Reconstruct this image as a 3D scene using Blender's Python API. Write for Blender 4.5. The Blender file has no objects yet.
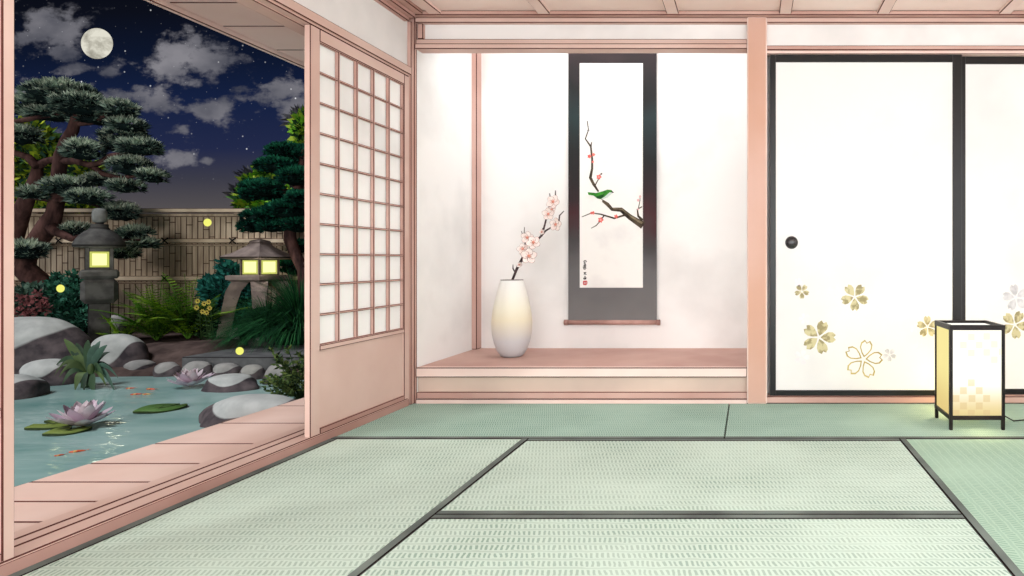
import bpy, bmesh, math, random
from mathutils import Vector, Matrix, noise
C = bpy.context.scene
COL = C.collection
random.seed(7)
PI = math.pi
F, CX, CY, H = 620.0, 750.0, 260.0, 0.8      # focal length in pixels, principal point, eye height

# ------------------------------------------------------------------ camera, world, lights, exposure
cam = bpy.data.cameras.new('camera'); cam_o = bpy.data.objects.new('camera', cam); COL.objects.link(cam_o)
cam_o.location = (0, 0, H); cam_o.rotation_euler = (PI/2, 0, 0)
cam.sensor_width = 36.0; cam.lens = 36.0*F/1024.0
cam.shift_x = (512-CX)/1024.0; cam.shift_y = (CY-288)/1024.0
cam.clip_start = 0.05; cam.clip_end = 1500
C.camera = cam_o
C.view_settings.view_transform = 'Standard'; C.view_settings.look = 'None'
C.view_settings.gamma = 1.0; C.view_settings.use_curve_mapping = False
C.view_settings.exposure = 0.0

def lin(c):
    return tuple(((v/255.0)/12.92 if v/255.0 <= 0.04045 else ((v/255.0+0.055)/1.055)**2.4) for v in c) + (1.0,)

# world: night sky with clouds and stars
W = bpy.data.worlds.new('night_sky'); C.world = W; W.use_nodes = True
wn, wl = W.node_tree.nodes, W.node_tree.links
wn.clear()
def wmath(op, a=None, b=None, c=None):
    n = wn.new('ShaderNodeMath'); n.operation = op
    for i, v in enumerate((a, b, c)):
        if v is None: continue
        if isinstance(v, (int, float)): n.inputs[i].default_value = v
        else: wl.new(v, n.inputs[i])
    return n.outputs[0]
tc = wn.new('ShaderNodeTexCoord'); sep = wn.new('ShaderNodeSeparateXYZ'); wl.new(tc.outputs['Generated'], sep.inputs[0])
dy_ = wmath('MAXIMUM', sep.outputs[1], 0.05)
U = wmath('DIVIDE', sep.outputs[0], dy_); V = wmath('DIVIDE', sep.outputs[2], dy_)
ramp = wn.new('ShaderNodeValToRGB'); cr = ramp.color_ramp
wl.new(wmath('MULTIPLY', V, 2.0), ramp.inputs[0])
stops = [(0.0, (90, 86, 86)), (0.17, (82, 78, 80)), (0.26, (60, 60, 72)), (0.36, (34, 41, 72)), (0.52, (20, 32, 64)), (0.66, (13, 22, 44)), (0.80, (12, 15, 26)), (1.0, (8, 9, 15))]
cr.elements[0].position, cr.elements[0].color = stops[0][0], lin(stops[0][1])
cr.elements[1].position, cr.elements[1].color = stops[-1][0], lin(stops[-1][1])
for p, c in stops[1:-1]:
    e = cr.elements.new(p); e.color = lin(c)
clouds = [(52,30,34,22,1.),(26,38,18,12,.9),(62,52,26,10,.9),(74,70,22,7,.8),(109,70,14,8,.8),(40,86,18,7,.7),(24,93,14,7,.6),(192,58,40,22,1.),
          (165,68,18,14,.9),(220,48,18,12,.9),(158,100,26,15,1.),(212,110,26,13,.95),(235,88,12,4,.5),(225,118,16,8,.6),(285,90,26,14,1.),(296,108,20,20,.95),(272,103,14,7,.7),
          (175,157,20,10,1.),(206,161,7,5,.8),(196,165,9,4,.5),(130,122,22,8,.6),(118,98,22,10,.8),(140,88,10,6,.7),(90,84,12,5,.5),(180,130,12,7,.5),(135,135,16,7,.5),(60,136,10,5,.6),(265,112,12,6,.6),(-60,60,50,20,1.),(-140,120,60,18,.9),(370,70,40,22,.9)]
cs = None
for (px, py, rx, ry, s) in clouds:
    du = wmath('MULTIPLY_ADD', U, F/rx, (CX-px)/rx); dv = wmath('MULTIPLY_ADD', V, F/ry, -(CY-py)/ry)
    d = wmath('ADD', wmath('MULTIPLY', du, du), wmath('MULTIPLY', dv, dv))
    g = wmath('MULTIPLY', wmath('POWER', 2.718, wmath('MULTIPLY', d, -0.75)), s)
    cs = g if cs is None else wmath('MAXIMUM', cs, g)
uv = wn.new('ShaderNodeCombineXYZ'); wl.new(U, uv.inputs[0]); wl.new(wmath('MULTIPLY', V, 1.5), uv.inputs[1])
nz = wn.new('ShaderNodeTexNoise'); nz.inputs['Scale'].default_value = 24; nz.inputs['Detail'].default_value = 8; nz.inputs['Roughness'].default_value = .62
wl.new(uv.outputs[0], nz.inputs['Vector'])
cloud = wmath('ADD', cs, wmath('MULTIPLY_ADD', nz.outputs[0], 2.4, -1.2))
mr = wn.new('ShaderNodeMapRange'); mr.interpolation_type = 'SMOOTHSTEP'; mr.inputs[1].default_value = .30; mr.inputs[2].default_value = .85
wl.new(cloud, mr.inputs[0])
nz2 = wn.new('ShaderNodeTexNoise'); nz2.inputs['Scale'].default_value = 9; nz2.inputs['Detail'].default_value = 5
wl.new(uv.outputs[0], nz2.inputs['Vector'])
cc = wn.new('ShaderNodeMixRGB'); cc.inputs[1].default_value = lin((52, 56, 70)); cc.inputs[2].default_value = lin((142, 140, 146))
wl.new(wmath('MULTIPLY_ADD', nz2.outputs[0], 2.2, -.6), cc.inputs[0])
cc.use_clamp = True
mixc = wn.new('ShaderNodeMixRGB'); wl.new(ramp.outputs[0], mixc.inputs[1]); wl.new(cc.outputs[0], mixc.inputs[2])
wl.new(wmath('MULTIPLY', mr.outputs[0], .88), mixc.inputs[0])
stars = None
for sc_, th, st in ((26, .042, .95), (55, .05, .3)):
    vo = wn.new('ShaderNodeTexVoronoi'); vo.inputs['Scale'].default_value = sc_; vo.feature = 'F1'; vo.voronoi_dimensions = '2D'
    uv2 = wn.new('ShaderNodeCombineXYZ'); wl.new(U, uv2.inputs[0]); wl.new(V, uv2.inputs[1]); wl.new(uv2.outputs[0], vo.inputs['Vector'])
    m2 = wn.new('ShaderNodeMapRange'); m2.inputs[1].default_value = th; m2.inputs[2].default_value = th*.35
    wl.new(vo.outputs['Distance'], m2.inputs[0])
    sp2 = wn.new('ShaderNodeSeparateColor'); wl.new(vo.outputs['Color'], sp2.inputs[0])
    br = wmath('MULTIPLY', m2.outputs[0], wmath('MULTIPLY', wmath('POWER', sp2.outputs[0], 3.0), st*.9))
    stars = br if stars is None else wmath('ADD', stars, br)
stars = wmath('MULTIPLY', stars, wmath('GREATER_THAN', V, .13))
addc = wn.new('ShaderNodeMixRGB'); addc.blend_type = 'ADD'; addc.inputs[0].default_value = 1
wl.new(mixc.outputs[0], addc.inputs[1])
cmb = wn.new('ShaderNodeCombineXYZ'); [wl.new(stars, cmb.inputs[i]) for i in range(3)]
wl.new(cmb.outputs[0], addc.inputs[2])
bg = wn.new('ShaderNodeBackground'); wl.new(addc.outputs[0], bg.inputs[0]); bg.inputs[1].default_value = 1.0
wo = wn.new('ShaderNodeOutputWorld'); wl.new(bg.outputs[0], wo.inputs[0])

def area(name, loc, target, sx, sy, power, color=(1, 1, 1)):
    l = bpy.data.lights.new(name, 'AREA'); l.shape = 'RECTANGLE'; l.size = sx; l.size_y = sy; l.energy = power; l.color = color
    o = bpy.data.objects.new(name, l); COL.objects.link(o); o.location = loc
    o.rotation_euler = (Vector(target)-Vector(loc)).to_track_quat('-Z', 'Y').to_euler(); return o
def point(name, loc, power, color, r=.03):
    l = bpy.data.lights.new(name, 'POINT'); l.energy = power; l.color = color; l.shadow_soft_size = r
    o = bpy.data.objects.new(name, l); COL.objects.link(o); o.location = loc; return o
area('room_fill_light', (0.3, -1.05, 1.25), (0.1, 4, 1.05), 4.0, 1.7, 88, (.90, .99, 1.02))  # added soft light behind the viewer, evens out the room
area('ceiling_fill_light', (0.2, 0.9, 2.12), (0.2, 0.9, 0), 2.2, 2.0, 14, (.90, .99, 1.02))  # added soft light below the ceiling, no fitting there
area('side_fill_light', (2.5, 1.6, 1.2), (-1.9, 2.4, 1.1), 2.2, 1.6, 24, (.90, .99, 1.02))  # added from the right to brighten the left wall and screens
area('veranda_fill_light', (-2.35, -1.9, .9), (-2.3, 2.6, 1.95), .5, .8, 32, (1.0, .98, .95))  # added to lift the dark underside of the eave
area('low_fill_light', (.3, -.8, .3), (.2, 2.4, 2.17), 3.0, .8, 17, (.90, .99, 1.02))  # added uplight near the floor, brightens the ceiling boards
area('alcove_fill_light', (-.93, 3.75, 2.44), (-.93, 3.9, 0), 1.5, .5, 13, (.92, .99, 1.01))  # unseen light added to brighten the alcove walls
moonl = bpy.data.lights.new('moonlight', 'SUN'); moonl.energy = 2.3; moonl.angle = math.radians(14); moonl.color = (.93, .97, 1.0)
mo = bpy.data.objects.new('moonlight', moonl); COL.objects.link(mo); mo.location = (-8, 2, 9)
mo.rotation_euler = (-Vector((-.32, -.42, 1.0))).to_track_quat('-Z', 'Y').to_euler()
area('garden_fill_light', (-6.2, -2.6, 3.0), (-8.0, 8, .2), 3.0, 2.0, 360, (1.0, .97, .93))  # added soft flood out of view, lights the garden's upright faces

# ------------------------------------------------------------------ materials
MATS = {}
def mat(name, col, rough=.7, col2=None, scale=3.0, spec=.2, emit=None, estr=0, metallic=0, detail=4, stretch=None, lo=.35, hi=.65, bump=0):
    if name in MATS: return MATS[name]
    m = bpy.data.materials.new(name); m.use_nodes = True; nt = m.node_tree; b = nt.nodes['Principled BSDF']
    b.inputs['Roughness'].default_value = rough; b.inputs['Specular IOR Level'].default_value = spec; b.inputs['Metallic'].default_value = metallic
    t = nt.nodes.new('ShaderNodeTexCoord'); n = nt.nodes.new('ShaderNodeTexNoise'); mp = nt.nodes.new('ShaderNodeMapping')
    n.inputs['Scale'].default_value = scale; n.inputs['Detail'].default_value = detail
    if stretch: mp.inputs['Scale'].default_value = stretch
    nt.links.new(t.outputs['Object'], mp.inputs[0]); nt.links.new(mp.outputs[0], n.inputs['Vector'])
    r = nt.nodes.new('ShaderNodeValToRGB'); r.color_ramp.elements[0].position = lo; r.color_ramp.elements[1].position = hi
    if col2 is None: col2 = tuple(max(0, v*.93) for v in col)
    r.color_ramp.elements[0].color = lin(col2); r.color_ramp.elements[1].color = lin(col)
    nt.links.new(n.outputs[0], r.inputs[0]); nt.links.new(r.outputs[0], b.inputs['Base Color'])
    if emit:
        b.inputs['Emission Color'].default_value = lin(emit); b.inputs['Emission Strength'].default_value = estr
    if bump:
        bp = nt.nodes.new('ShaderNodeBump'); bp.inputs['Strength'].default_value = bump; bp.inputs['Distance'].default_value = .02
        nt.links.new(n.outputs[0], bp.inputs['Height']); nt.links.new(bp.outputs[0], b.inputs['Normal'])
    MATS[name] = m; return m
INK = mat('ink_brown', (96, 58, 52), .9, spec=0)
INKD = mat('ink_dark', (40, 34, 34), .9, spec=0)
WOOD = mat('pink_cedar', (219, 191, 180), .6, (204, 171, 159), 1.6, stretch=(1, 1, 1), spec=.15)
WOODM = mat('rose_cedar', (208, 173, 162), .6, (190, 151, 140), 2.2, spec=.15)
WOODL = mat('pale_cedar', (238, 215, 206), .6, (226, 196, 185), 1.8, spec=.15)
DECK = mat('deck_cedar', (226, 200, 189), .6, (204, 170, 157), 1.3, spec=.15)
SHADEW = mat('shaded_rose_cedar', (186, 148, 138), .6, (166, 128, 118), 2, spec=.1)  # sill's shaded room side painted in as darker cedar; also the screens' foot rail
PILLAR = mat('pillar_cedar', (212, 174, 160), .55, (204, 158, 136), 1.1, spec=.15)
EAVE = mat('eave_cedar', (248, 228, 219), .6, (236, 210, 200), 1.6, spec=.1)
PANEL = mat('buff_cedar', (226, 202, 186), .6, (196, 174, 162), 1.2, spec=.15)
PLASTER = mat('white_plaster', (243, 240, 238), .9, (224, 221, 219), 1.7, spec=.05, lo=.3, hi=.55)
PAPER = mat('white_paper', (253, 253, 251), .9, (240, 240, 238), 2.3, spec=.05, lo=.3, hi=.5)
SPAPER = mat('scroll_paper', (245, 242, 238), .9, (228, 223, 222), 3, spec=.05, lo=.3, hi=.5)
FUSUMA = mat('fusuma_paper', (238, 235, 233), .9, (226, 222, 221), 1.2, spec=.05, lo=.3, hi=.5)
LACQ = mat('black_lacquer', (16, 14, 15), .35, (7, 6, 7), 2.5, spec=.4)
HEM = mat('tatami_cloth', (120, 130, 124), .85, (90, 96, 93), 4, spec=.1)
STONE = mat('dark_stone', (98, 96, 94), .9, (70, 68, 68), 9, spec=.1, bump=.15)
STONEB = mat('brown_stone', (150, 134, 128), .9, (118, 104, 100), 7, spec=.1, bump=.15)
RPALE = mat('rock_pale', (176, 177, 175), .9, (148, 149, 148), 9, spec=.1, lo=.3, hi=.7, bump=.2)
RDARK = mat('rock_dark', (92, 84, 86), .9, (62, 56, 60), 6, spec=.1, bump=.3)
SLABM = mat('slab_stone', (104, 104, 105), .9, (84, 84, 86), 8, spec=.1, bump=.1)
EARTH = mat('garden_earth', (96, 80, 76), .95, (66, 54, 52), 6, spec=.05, bump=.3)
BAMB = mat('bamboo_slat', (204, 184, 160), .8, (168, 148, 128), 3, spec=.1, stretch=(6, 6, .7))
RAILB = mat('bamboo_rail', (236, 216, 190), .8, (196, 174, 150), 3, spec=.1)
ROPE = mat('black_rope', (24, 20, 20), .9)
BARK = mat('pine_bark', (104, 74, 70), .9, (50, 34, 34), 12, spec=.1, stretch=(1, 1, .3), bump=.5)

def tatami_mat(name, base, dash, amt, finer=1.0, rot=False):
    m = bpy.data.materials.new(name); m.use_nodes = True; nt = m.node_tree; L = nt.links; b = nt.nodes['Principled BSDF']
    b.inputs['Roughness'].default_value = .9; b.inputs['Specular IOR Level'].default_value = .05
    def M(op, a=None, bb=None, c=None):
        n = nt.nodes.new('ShaderNodeMath'); n.operation = op
        for i, v in enumerate((a, bb, c)):
            if v is None: continue
            if isinstance(v, (int, float)): n.inputs[i].default_value = v
            else: L.new(v, n.inputs[i])
        return n.outputs[0]
    t = nt.nodes.new('ShaderNodeTexCoord'); s = nt.nodes.new('ShaderNodeSeparateXYZ'); L.new(t.outputs['Object'], s.inputs[0])
    x, y = (s.outputs[1], s.outputs[0]) if rot else (s.outputs[0], s.outputs[1])
    n1 = nt.nodes.new('ShaderNodeTexNoise'); n1.inputs['Scale'].default_value = 22; L.new(t.outputs['Object'], n1.inputs['Vector'])
    jit = M('MULTIPLY_ADD', n1.outputs[0], .016, -.008)
    rr = M('FRACT', M('MULTIPLY', M('ADD', y, jit), 1/(.046/finer)))
    rowm = M('SUBTRACT', 1.0, M('ABSOLUTE', M('MULTIPLY_ADD', rr, 2.0, -1.0)))          # 0 at the seam, 1 mid row
    dd = M('FRACT', M('MULTIPLY', M('ADD', M('MULTIPLY_ADD', y, .32, x), jit), 1/(.0145/finer)))
    dm = M('SUBTRACT', 1.0, M('ABSOLUTE', M('MULTIPLY_ADD', dd, 2.0, -1.0)))
    n2 = nt.nodes.new('ShaderNodeTexNoise'); n2.inputs['Scale'].default_value = 2.1; n2.inputs['Detail'].default_value = 3; L.new(t.outputs['Object'], n2.inputs['Vector'])
    pa = nt.nodes.new('ShaderNodeMapRange'); pa.inputs[1].default_value = .36; pa.inputs[2].default_value = .66; pa.inputs[3].default_value = .45; pa.inputs[4].default_value = 1; L.new(n2.outputs[0], pa.inputs[0])
    d1 = M('MULTIPLY', M('GREATER_THAN', dm, .52), M('GREATER_THAN', rowm, .42))
    seam = M('MULTIPLY', M('LESS_THAN', rowm, .2), .45)
    f = M('MULTIPLY', M('MULTIPLY', M('MAXIMUM', d1, seam), amt), pa.outputs[0])
    c1 = nt.nodes.new('ShaderNodeMixRGB'); c1.inputs[1].default_value = lin(base); c1.inputs[2].default_value = lin(tuple(v*.88 for v in base)); L.new(n2.outputs[0], c1.inputs[0])
    c2 = nt.nodes.new('ShaderNodeMixRGB'); L.new(f, c2.inputs[0]); L.new(c1.outputs[0], c2.inputs[1]); c2.inputs[2].default_value = lin(dash)
    L.new(c2.outputs[0], b.inputs['Base Color']); return m
TAT = tatami_mat('tatami_rush', (214, 232, 219), (122, 152, 134), .75)
TATR = tatami_mat('tatami_rush_turned', (182, 210, 190), (112, 144, 124), .6, rot=True)
TATB = tatami_mat('tatami_rush_fine', (180, 208, 194), (104, 138, 122), .85, finer=1.35)

# ------------------------------------------------------------------ mesh helpers
class MB:
    def __init__(s): s.v, s.f, s.m, s.smooth = [], [], [], []
    def face(s, idx, m=0, sm=False): s.f.append(tuple(idx)); s.m.append(m); s.smooth.append(sm)
    def raw(s, vs, fs, m=0, sm=False):
        o = len(s.v); s.v += [tuple(v) for v in vs]
        for f in fs: s.face([o+i for i in f], m, sm)
    def box(s, x0, x1, y0, y1, z0, z1, w=.0035, m=0, mi=1, M=None):
        """box whose chamfered edges carry material mi"""
        x0, x1 = min(x0, x1), max(x0, x1); y0, y1 = min(y0, y1), max(y0, y1); z0, z1 = min(z0, z1), max(z0, z1)
        w = min(w, (x1-x0)*.3, (y1-y0)*.3, (z1-z0)*.3)
        P = ((x0, x1), (y0, y1), (z0, z1)); o = len(s.v); idx = {}
        for i in (0, 1):
            for j in (0, 1):
                for k in (0, 1):
                    c = [P[0][i], P[1][j], P[2][k]]; sg = [1 if i else -1, 1 if j else -1, 1 if k else -1]
                    for a in range(3):      # vertex lying on the face normal to axis a
                        p = [c[q] - (0 if q == a else sg[q]*w) for q in range(3)]
                        idx[(i, j, k, a)] = len(s.v)
                        v = Vector(p); s.v.append(tuple(M @ v if M else v))
        def add(ids, mm):
            s.face(ids, mm)
        for a in range(3):
            b, c = (a+1) % 3, (a+2) % 3
            for t in (0, 1):
                q = []
                for (u, v) in ((0, 0), (1, 0), (1, 1), (0, 1)):
                    k = [0, 0, 0]; k[a] = t; k[b] = u; k[c] = v; q.append(idx[tuple(k)+(a,)])
                add(q if t else q[::-1], m)
            # edges parallel to axis a
            for u in (0, 1):
                for v in (0, 1):
                    k0 = [0, 0, 0]; k0[b] = u; k0[c] = v; k1 = list(k0); k1[a] = 1
                    q = [idx[tuple(k0)+(b,)], idx[tuple(k1)+(b,)], idx[tuple(k1)+(c,)], idx[tuple(k0)+(c,)]]
                    add(q if (u != v) else q[::-1], mi)
        for i in (0, 1):
            for j in (0, 1):
                for k in (0, 1):
                    q = [idx[(i, j, k, 0)], idx[(i, j, k, 1)], idx[(i, j, k, 2)]]
                    add(q if (i+j+k) % 2 else q[::-1], mi)
        return s
    def tube(s, pts, rad, n=8, m=0, cap=True):
        pts = [Vector(p) for p in pts]
        if isinstance(rad, (int, float)): rad = [rad]*len(pts)
        o = len(s.v); up = None
        for i, p in enumerate(pts):
            d = (pts[min(i+1, len(pts)-1)]-pts[max(i-1, 0)]).normalized()
            if up is None: up = d.orthogonal().normalized()
            up = (up - d*up.dot(d)).normalized(); r = d.cross(up)
            for k in range(n):
                a = 2*PI*k/n; s.v.append(tuple(p+(up*math.cos(a)+r*math.sin(a))*rad[i]))
        for i in range(len(pts)-1):
            for k in range(n):
                k2 = (k+1) % n; s.face((o+i*n+k, o+i*n+k2, o+(i+1)*n+k2, o+(i+1)*n+k), m, True)
        if cap:
            s.face([o+k for k in range(n)][::-1], m); s.face([o+(len(pts)-1)*n+k for k in range(n)], m)
        return s
    def lathe(s, prof, c=(0, 0, 0), n=32, m=0, rot=0, sm=True, mfun=None):
        o = len(s.v)
        for r, z in prof:
            for k in range(n):
                a = rot+2*PI*k/n; s.v.append((c[0]+r*math.cos(a), c[1]+r*math.sin(a), c[2]+z))
        for i in range(len(prof)-1):
            for k in range(n):
                k2 = (k+1) % n; s.face((o+i*n+k, o+i*n+k2, o+(i+1)*n+k2, o+(i+1)*n+k), mfun(i) if mfun else m, sm)
        if prof[0][0] > 1e-4: s.face([o+k for k in range(n)][::-1], m)
        if prof[-1][0] > 1e-4: s.face([o+(len(prof)-1)*n+k for k in range(n)], m)
        return s
    def prism(s, poly, y0, y1, m=0, ms=None):
        """poly in xz, extruded along y (front y0)"""
        o = len(s.v); n = len(poly)
        for (x, z) in poly: s.v.append((x, y0, z))
        for (x, z) in poly: s.v.append((x, y1, z))
        s.face([o+i for i in range(n)], m); s.face([o+n+i for i in range(n)][::-1], m)
        for i in range(n): s.face((o+i, o+n+i, o+n+(i+1) % n, o+(i+1) % n), m if ms is None else ms)
        return s
    def blob(s, c, r, seg=14, rings=9, amp=.12, freq=1.6, seed=0, m=0, sm=True, mfun=None, flat=None):
        o = len(s.v)
        for i in range(rings+1):
            th = PI*i/rings
            for k in range(seg):
                a = 2*PI*k/seg; d = Vector((math.sin(th)*math.cos(a), math.sin(th)*math.sin(a), math.cos(th)))
                q = 1+amp*noise.noise(d*freq+Vector((seed*7.3, seed*1.7, seed*3.1)))*2
                s.v.append((c[0]+d.x*r[0]*q, c[1]+d.y*r[1]*q, c[2]+d.z*r[2]*q))
        for i in range(rings):
            for k in range(seg):
                k2 = (k+1) % seg; s.face((o+i*seg+k, o+(i+1)*seg+k, o+(i+1)*seg+k2, o+i*seg+k2), m, sm)
        return s
    def build(s, name, mats, parent=None):
        me = bpy.data.meshes.new(name); me.from_pydata(s.v, [], s.f)
        if not isinstance(mats, (list, tuple)): mats = [mats]
        for mm in mats: me.materials.append(mm)
        top = len(mats)-1
        me.polygons.foreach_set('material_index', [min(i, top) for i in s.m])
        me.polygons.foreach_set('use_smooth', s.smooth)
        me.validate(); me.update()
        o = bpy.data.objects.new(name, me); COL.objects.link(o)
        if parent: o.parent = parent; o.matrix_parent_inverse = Matrix.Translation(parent.location).inverted() if parent.location.length else Matrix()
        return o
def tag(o, label=None, cat=None, group=None, kind=None):
    if label: o['label'] = label
    if cat: o['category'] = cat
    if group: o['group'] = group
    if kind: o['kind'] = kind
    return o
def empty(name, loc, label, cat, group=None):
    o = bpy.data.objects.new(name, None); COL.objects.link(o); o.location = loc; o.empty_display_size = .1
    return tag(o, label, cat, group)
def at(px, py, Z): return Vector(((px-CX)*Z/F, Z, H-(py-CY)*Z/F))     # the point at depth Z seen there
def struct(name, mb, mats, label=None): return tag(mb.build(name, mats), label, None, None, 'structure')
def X_(px, Z): return (px-CX)*Z/F
def Z_(py, Z): return H-(py-CY)*Z/F
WI = [WOOD, INK]; WMI = [WOODM, INK]; WLI = [WOODL, INK]

# ------------------------------------------------------------------ room shell
D = 3.469; DB = 4.227; XL = -1.865; XR = 2.6; YB = -1.25
b = MB(); b.box(-2.0, XR, YB, D+.05, -.14, -.055, .001); struct('floor', b, [WOODM, WOODM], 'board floor under the tatami mats')
tn = [0]
def trim(b, mats=WI, label=None):
    tn[0] += 1; return struct('trim_%d' % tn[0], b, mats, label)
b = MB(); b.box(-1.98, XR, YB, D+.2, 2.1745, 2.26, .001); b.box(XL, .1, D+.1, DB+.1, 2.5, 2.56, .001)
struct('ceiling', b, [EAVE, EAVE], 'pale cedar board ceiling')
for xc in (-2.42+.65, -1.17, -.46, .16, .70, 1.37, 1.99):      # ceiling battens running into the room
    trim(MB().box(xc, xc+.068, YB, D-.04, 2.156, 2.19, .004), [WOODL, INK], 'ceiling batten')
# back wall transoms
b = MB(); b.box(XL, -.01, D+.012, D+.10, 2.0, 2.5, .0015); b.box(.09, XR, D+.012, D+.10, 1.97, 2.5, .0015); b.box(.0, XR, D+.1, D+.14, 0, 2.3, .001)
struct('wall_back', b, [PLASTER, PLASTER], 'white plaster transom wall')
b = MB(); b.box(XL-.03, .06, DB, DB+.06, 0, 2.5, .001); struct('wall_alcove_back', b, [PLASTER, PLASTER], 'white plaster back of alcove')
b = MB(); b.box(XL-.06, XL, D-.0, DB+.02, 0, 2.5, .0025); struct('wall_alcove_left', b, [PLASTER, INK], 'white plaster side of alcove')
b = MB(); b.box(.0, .06, D+.08, DB+.02, 0, 2.5, .0015); struct('wall_alcove_right', b, [PLASTER, PLASTER], 'white plaster side of alcove')
b = MB(); b.box(-1.96, -1.895, YB, 3.43, 1.85, 2.18, .001); b.box(-1.96, -1.895, YB, .84, 0, 1.86, .001)
struct('wall_left', b, [PLASTER, PLASTER], 'white plaster wall above the sliding screens')
b = MB(); b.box(XR, XR+.08, YB, D+.15, -.1, 2.26, .001); struct('wall_right', b, [PLASTER, PLASTER], 'white plaster wall')
b = MB(); b.box(-2.0, XR+.08, YB-.08, YB, -.1, 2.26, .001); struct('wall_front', b, [PLASTER, PLASTER], 'white plaster wall behind the viewer')
# cornices and beams on the back wall
trim(MB().box(-1.93, XR, D-.055, D+.03, 2.150, 2.1745, .004), WMI, 'upper cornice')
trim(MB().box(XL, XR, D-.02, D+.03, 2.121, 2.150, .004), WI, 'lower cornice')
b = MB(); b.box(XL, -.015, D-.01, D+.06, 2.004, 2.034, .004); b.box(XL, -.015, D-.022, D+.06, 1.975, 2.004, .004)
trim(b, WI, 'lintel over the alcove')
b = MB(); b.box(.09, XR, D-.012, D+.05, 1.972, 1.997, .004); trim(b, WMI, 'lintel over the sliding doors')
b = MB(); b.box(.09, XR, D-.004, D+.05, 1.953, 1.972, .002); trim(b, WLI, 'door track')
b = MB(); b.box(.09, XR, D-.012, D+.075, 0, .0385, .004); trim(b, WMI, 'door sill')
trim(MB().box(-1.857, -1.824, D-.012, D+.05, 2.034, 2.12, .004), WMI, 'short transom post')
b = MB(); b.box(-.017, .095, D-.03, D+.11, 0, 2.150, .007); trim(b, [PILLAR, WOODL], 'square alcove pillar')
# left corner post
b = MB(); b.box(-1.98, XL-.002, 3.452, D+.01, 0, 2.15, .003); b.box(-1.98, XL-.008, 3.428, 3.452, 0, 2.12, .003); trim(b, WMI, 'corner post by the paper screen')
b = MB(); b.box(XL-.02, -1.832, 4.155, DB+.02, .2, 2.5, .0045); trim(b, WMI, 'post in the alcove corner')
# left wall beams
b = MB(); b.box(-2.02, -1.885, YB, 3.43, 1.812, 1.8665, .004); b.box(-1.90, -1.872, YB, 3.43, 1.822, 1.8665, .004)
b.box(-1.955, -1.925, YB, 3.43, 1.806, 1.815, .003); trim(b, WI, 'lintel over the paper screens')
b = MB(); b.box(-1.93, -1.868, YB, 3.40, 2.108, 2.132, .004); b.box(-1.93, -1.84, YB, 3.41, 2.130, 2.156, .004); b.box(-1.93, -1.80, YB, 3.415, 2.155, 2.18, .004)
trim(b, WMI, 'cornice above the garden side')
# sill with two grooves
b = MB()
b.box(-1.948, -1.880, -1.2, 3.41, -.05, .040, .0035); b.box(-1.998, -1.953, -1.2, 3.41, -.05, .040, .0035); b.box(-2.06, -2.003, -1.2, 3.41, -.05, .040, .0035)
b.box(-2.05, -1.89, -1.2, 3.41, -.05, .028, .001, 2, 2); b.box(-1.882, -1.8765, -1.2, 3.41, -.05, .034, .001, 3, 1); trim(b, [WOOD, INK, INK, SHADEW], 'grooved sill of the paper screens')  # thin front strip carries the painted shade of the sill
# alcove platform
b = MB(); b.box(XL, .0, D+.02, DB+.01, .12, .199, .003); b.box(XL, -.015, D+.012, D+.04, .0, .15, .002, 2)
b.box(XL, -.015, D-.012, D+.03, .145, .2, .005, 3); b.box(XL, -.015, D-.002, D+.03, .0235, .0615, .0035, 0); b.box(XL, -.015, D-.012, D+.03, -.05, .0235, .0035, 3)
trim(b, [WOODM, INK, PANEL, WOODL], 'raised platform of the alcove')

# engawa deck and eave outside
b = MB(); ys = [-1.6, -1.2, -.8, -.4, 0, .4, .75, 1.1, 1.4, 1.65, 1.893, 2.054, 2.234, 2.437, 2.70, 3.04, 3.40, 3.76, 4.1]
for y0, y1 in zip(ys, ys[1:]): b.box(-2.60, -2.06, y0, y1, -.05, 0, .006)
b.box(-2.57, -2.52, -1.6, 4.1, -.14, -.05, .004)
struct('veranda_deck', b, [DECK, INK], 'pink boards of the veranda')
b = MB(); ys = [-1.6, -1.2, -.8, -.4, 0, .4, .8, 1.2, 1.5, 1.8, 2.12, 2.44, 2.77, 3.05, 3.395, 3.72, 4.1]
for y0, y1 in zip(ys, ys[1:]): b.box(-2.60, -1.96, y0, y1, 1.95, 1.985, .006)
b.box(-2.63, -2.60, -1.6, 4.1, 1.925, 2.0, .004)
struct('veranda_ceiling', b, [EAVE, INK], 'boarded eave over the veranda')
b = MB(); rp = [(-2.8, 2.03), (-1.98, 2.62), (.3, 3.4), (3.2, 2.4)]  # unseen roof, added above the ceiling to block the moonlight
b.v = [(x, y, z+dz) for dz in (0, .05) for (x, z) in rp for y in (-1.7, 4.7)]
for q_ in range(3): b.face((2*q_, 2*q_+1, 2*q_+3, 2*q_+2)); b.face((8+2*q_, 8+2*q_+2, 8+2*q_+3, 8+2*q_+1)); b.face((2*q_, 2*q_+2, 8+2*q_+2, 8+2*q_)); b.face((2*q_+1, 8+2*q_+1, 8+2*q_+3, 2*q_+3))
b.face((0, 8, 9, 1)); b.face((6, 7, 15, 14))
struct('roof', b, [STONE], 'unseen roof added to keep moonlight out of the room')
b = MB(); b.box(-1.98, XL-.05, D, 4.7, -.1, 2.3, .001); struct('wall_outer', b, [PLASTER, PLASTER], 'outer wall beside the alcove')

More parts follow.
